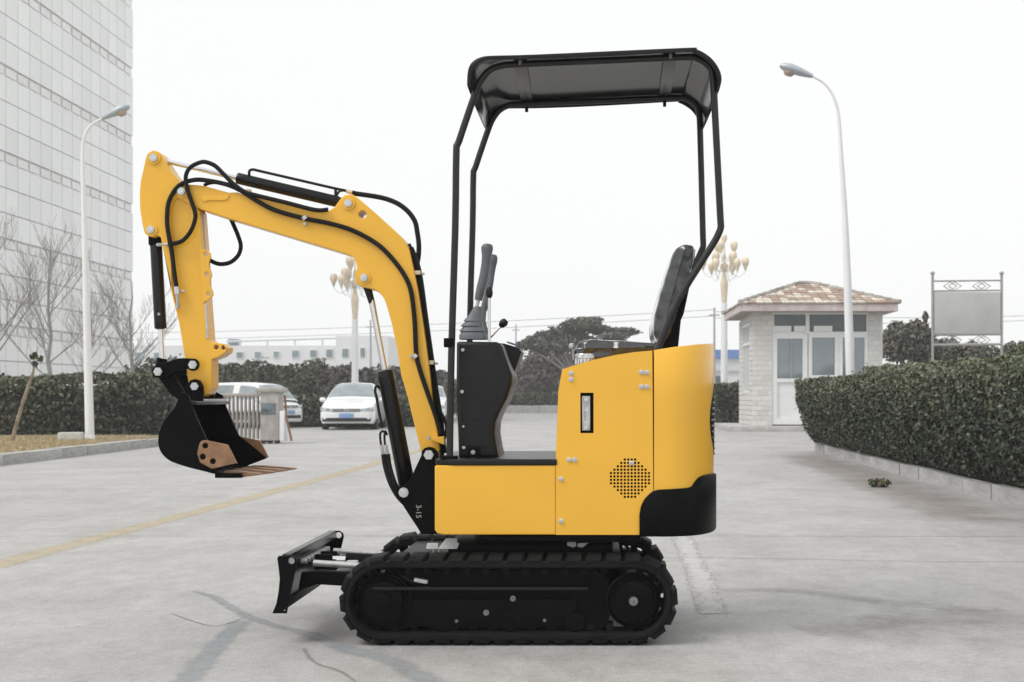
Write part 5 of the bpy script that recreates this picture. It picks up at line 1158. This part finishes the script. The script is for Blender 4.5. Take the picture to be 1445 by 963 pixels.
    for s in (-1, 1):
        wheel(rt, s*(WW-.1), yF, WR, s); wheel(rt, s*(WW-.1), 1.35, WR, s)
        b = MB(); zz = .93 if kind == 'saloon' else 1.06; yy = -.78 if kind == 'saloon' else -1.55
        b.lathe((s*(WW+.08), yy, zz), [(.001, -.1), (.06, -.08), (.075, 0), (.06, .08), (.001, .1)], 12, (1, 0, 0)); b.obj('mirror', CARW, rt)
        zl = .62 if kind == 'saloon' else .80
        b = MB(); rows = []
        for t in range(7):
            x = .43+.40*t/6; h = .038+.006*t; zc2 = zl+.004*t
            rows.append([Vector((s*x, fsurf(x)+.012, zc2-h)), Vector((s*x, fsurf(x)-.014, zc2-h*.8)), Vector((s*x, fsurf(x)-.012, zc2+h*.8)), Vector((s*x, fsurf(x)+.014, zc2+h))])
        b.grid(rows); b.obj('headlight', LIGHT, rt)
    fy = -2.27 if kind == 'saloon' else -2.34; zg = .60 if kind == 'saloon' else .80
    def band(name, x1, z_, h, mat, lift=.012, n=12):
        b = MB(); rows = []
        for t in range(n+1):
            x = -x1+2*x1*t/n; y = fsurf(x)-lift; rows.append([Vector((x, y+.03, z_-h-.004)), Vector((x, y, z_-h)), Vector((x, y, z_+h)), Vector((x, y+.03, z_+h+.004))])
        b.grid(rows); return b.obj(name, mat, rt)
    band('grille', .425, zg+.012, .042, CBLK)
    for dz in (-.014, .014): band('grille_bar', .42, zg+.012+dz, .006, STEEL, .018)
    em = MB(); c = Vector((0, fy-.02, zg+.01)); 
    em.tube([c+Vector((.062*math.cos(a), 0, .062*math.sin(a))) for a in [2*math.pi*k/20 for k in range(21)]], .008, 6)
    V_ = [(-.026, .05), (0, .008), (.026, .05)]; W_ = [(-.05, .022), (-.024, -.048), (0, .0), (.024, -.048), (.05, .022)]
    for l in (V_, W_):
        for (x0, z0), (x1, z1) in zip(l, l[1:]): em.tube([c+Vector((x0, 0, z0)), c+Vector((x1, 0, z1))], .006, 5)
    em.obj('emblem', STEEL, rt)
    zi = .34 if kind == 'saloon' else .45
    band('bumper_intake', .74 if kind == 'saloon' else .78, zi-.02, .055, CBLK, .012, 20)
    b = MB(); b.box((0, fy-.03, .44 if kind == 'saloon' else .60), (.44, .014, .14), None, .004); b.obj('number_plate', PLATE, rt)
    return rt
G_ = 'white cars parked beyond the yard'
car('parked_car', 'white saloon car facing the camera with a blue number plate, parked by the dark hedge', ((501.5-CX)*38.5/F, 38.5, 0), R(3), .87, 'saloon', G_)
car('parked_car', 'white saloon car half hidden behind the yellow boom, right of the other saloon', ((604-CX)*48/F, 48, 0), R(2), .87, 'saloon', G_)
car('parked_van', 'white people carrier parked behind the steel sliding gate, nose to the right', ((343-CX)*39.5/F, 39.5, 0), R(61), .76, 'van', G_)

# ------------------------------------------------------------------ retractable steel gate
Yq = 26.2; gx0 = (296-CX)*Yq/F; gx1 = (371-CX)*Yq/F; gt = thing('sliding_gate', 'folded steel accordion gate with its motor box, in front of the white van', 'gate', ((360-CX)*Yq/F, Yq, 0)); ORG = Vector(((360-CX)*Yq/F, Yq, 0))
zt3 = H-(556-CY)*Yq/F
n = 27
for k in range(n):
    x = gx0+(gx1-gx0)*k/(n-1); y = Yq+(.12 if k % 2 else -.12)
    b = MB(); b.box((x, y, zt3/2+.04), (.030, .030, zt3-.1), None, .005); pb = b.obj('gate_bar', SSTEEL, gt)
    MB().lathe((x, y-.02, .05), [(.001, -.05), (.03, -.04), (.04, 0), (.03, .04), (.001, .05)], 10, (0, 1, 0)).obj('foot', WPOLE, pb)
    if k < n-1:
        x2 = gx0+(gx1-gx0)*(k+1)/(n-1); y2 = Yq+(.12 if (k+1) % 2 else -.12)
        for z0_, z1_ in ((.25, .8), (.8, .25)): MB().bar((x, y, z0_), (x2, y2, z1_), .016, .02).obj('scissor_link', SSTEEL, gt)
b = MB(); b.box(((gx0+gx1)/2, Yq, zt3-.02), (gx1-gx0+.1, .36, .06), None, .012); b.obj('top_cover', SSTEEL, gt)
xm0, xm1 = (371-CX)*Yq/F, (397-CX)*Yq/F; zb3 = .06; ztm = H-(551-CY)*Yq/F
b = MB(); b.box(((xm0+xm1)/2, Yq, (zb3+ztm)/2), (xm1-xm0, .44, ztm-zb3), None, .02); mb_ = b.obj('motor_box', M('motor_box_steel', (.42, .39, .37), .45, .4, var=.15, scale=5), gt)
b = MB(); b.box(((xm0+xm1)/2-.02, Yq-.225, H-(577-CY)*Yq/F), ((xm1-xm0)*.78, .02, .22), None, .004); b.obj('display_window', M('display_glass', (.14, .17, .2), .1, .3, var=.5, scale=9), mb_)
b = MB(); b.box((xm1+.05, Yq-.05, .34), (.10, .3, .58), None, .02); b.obj('side_cover', WPOLE, gt)
b = MB(); b.box(((xm0+xm1)/2, Yq-.02, ztm-.0), (xm1-xm0+.16, .5, .09), None, .02); b.obj('box_cap', SSTEEL, mb_)
for x in (xm0+.05, (xm0+xm1)/2, xm1-.04): MB().cyl((x, Yq-.2, .055), (x, Yq-.12, .055), .055, None, 14).obj('caster', TYRE, gt)
MB().tube([(xm1+.07, Yq, ztm-.1), (xm1+.12, Yq-.1, .5), (xm1+.22, Yq-.1, .05)], .022, 8).obj('guide_arm', RUST, gt)
ORG = Vector((0, 0, 0))
# ------------------------------------------------------------------ air
hz = bpy.data.materials.new('thin_haze'); hz.use_nodes = True; t = hz.node_tree; t.nodes.clear()
v = t.nodes.new('ShaderNodeVolumePrincipled'); v.inputs['Color'].default_value = (.99, .995, 1, 1); v.inputs['Density'].default_value = .0011; v.inputs['Anisotropy'].default_value = 0
oo = t.nodes.new('ShaderNodeOutputMaterial'); t.links.new(v.outputs[0], oo.inputs['Volume'])
b = MB(); b.box((0, 110, 18), (304, 304, 38)); tag(b.obj('haze', hz, None, 0), None, None, None, 'stuff')
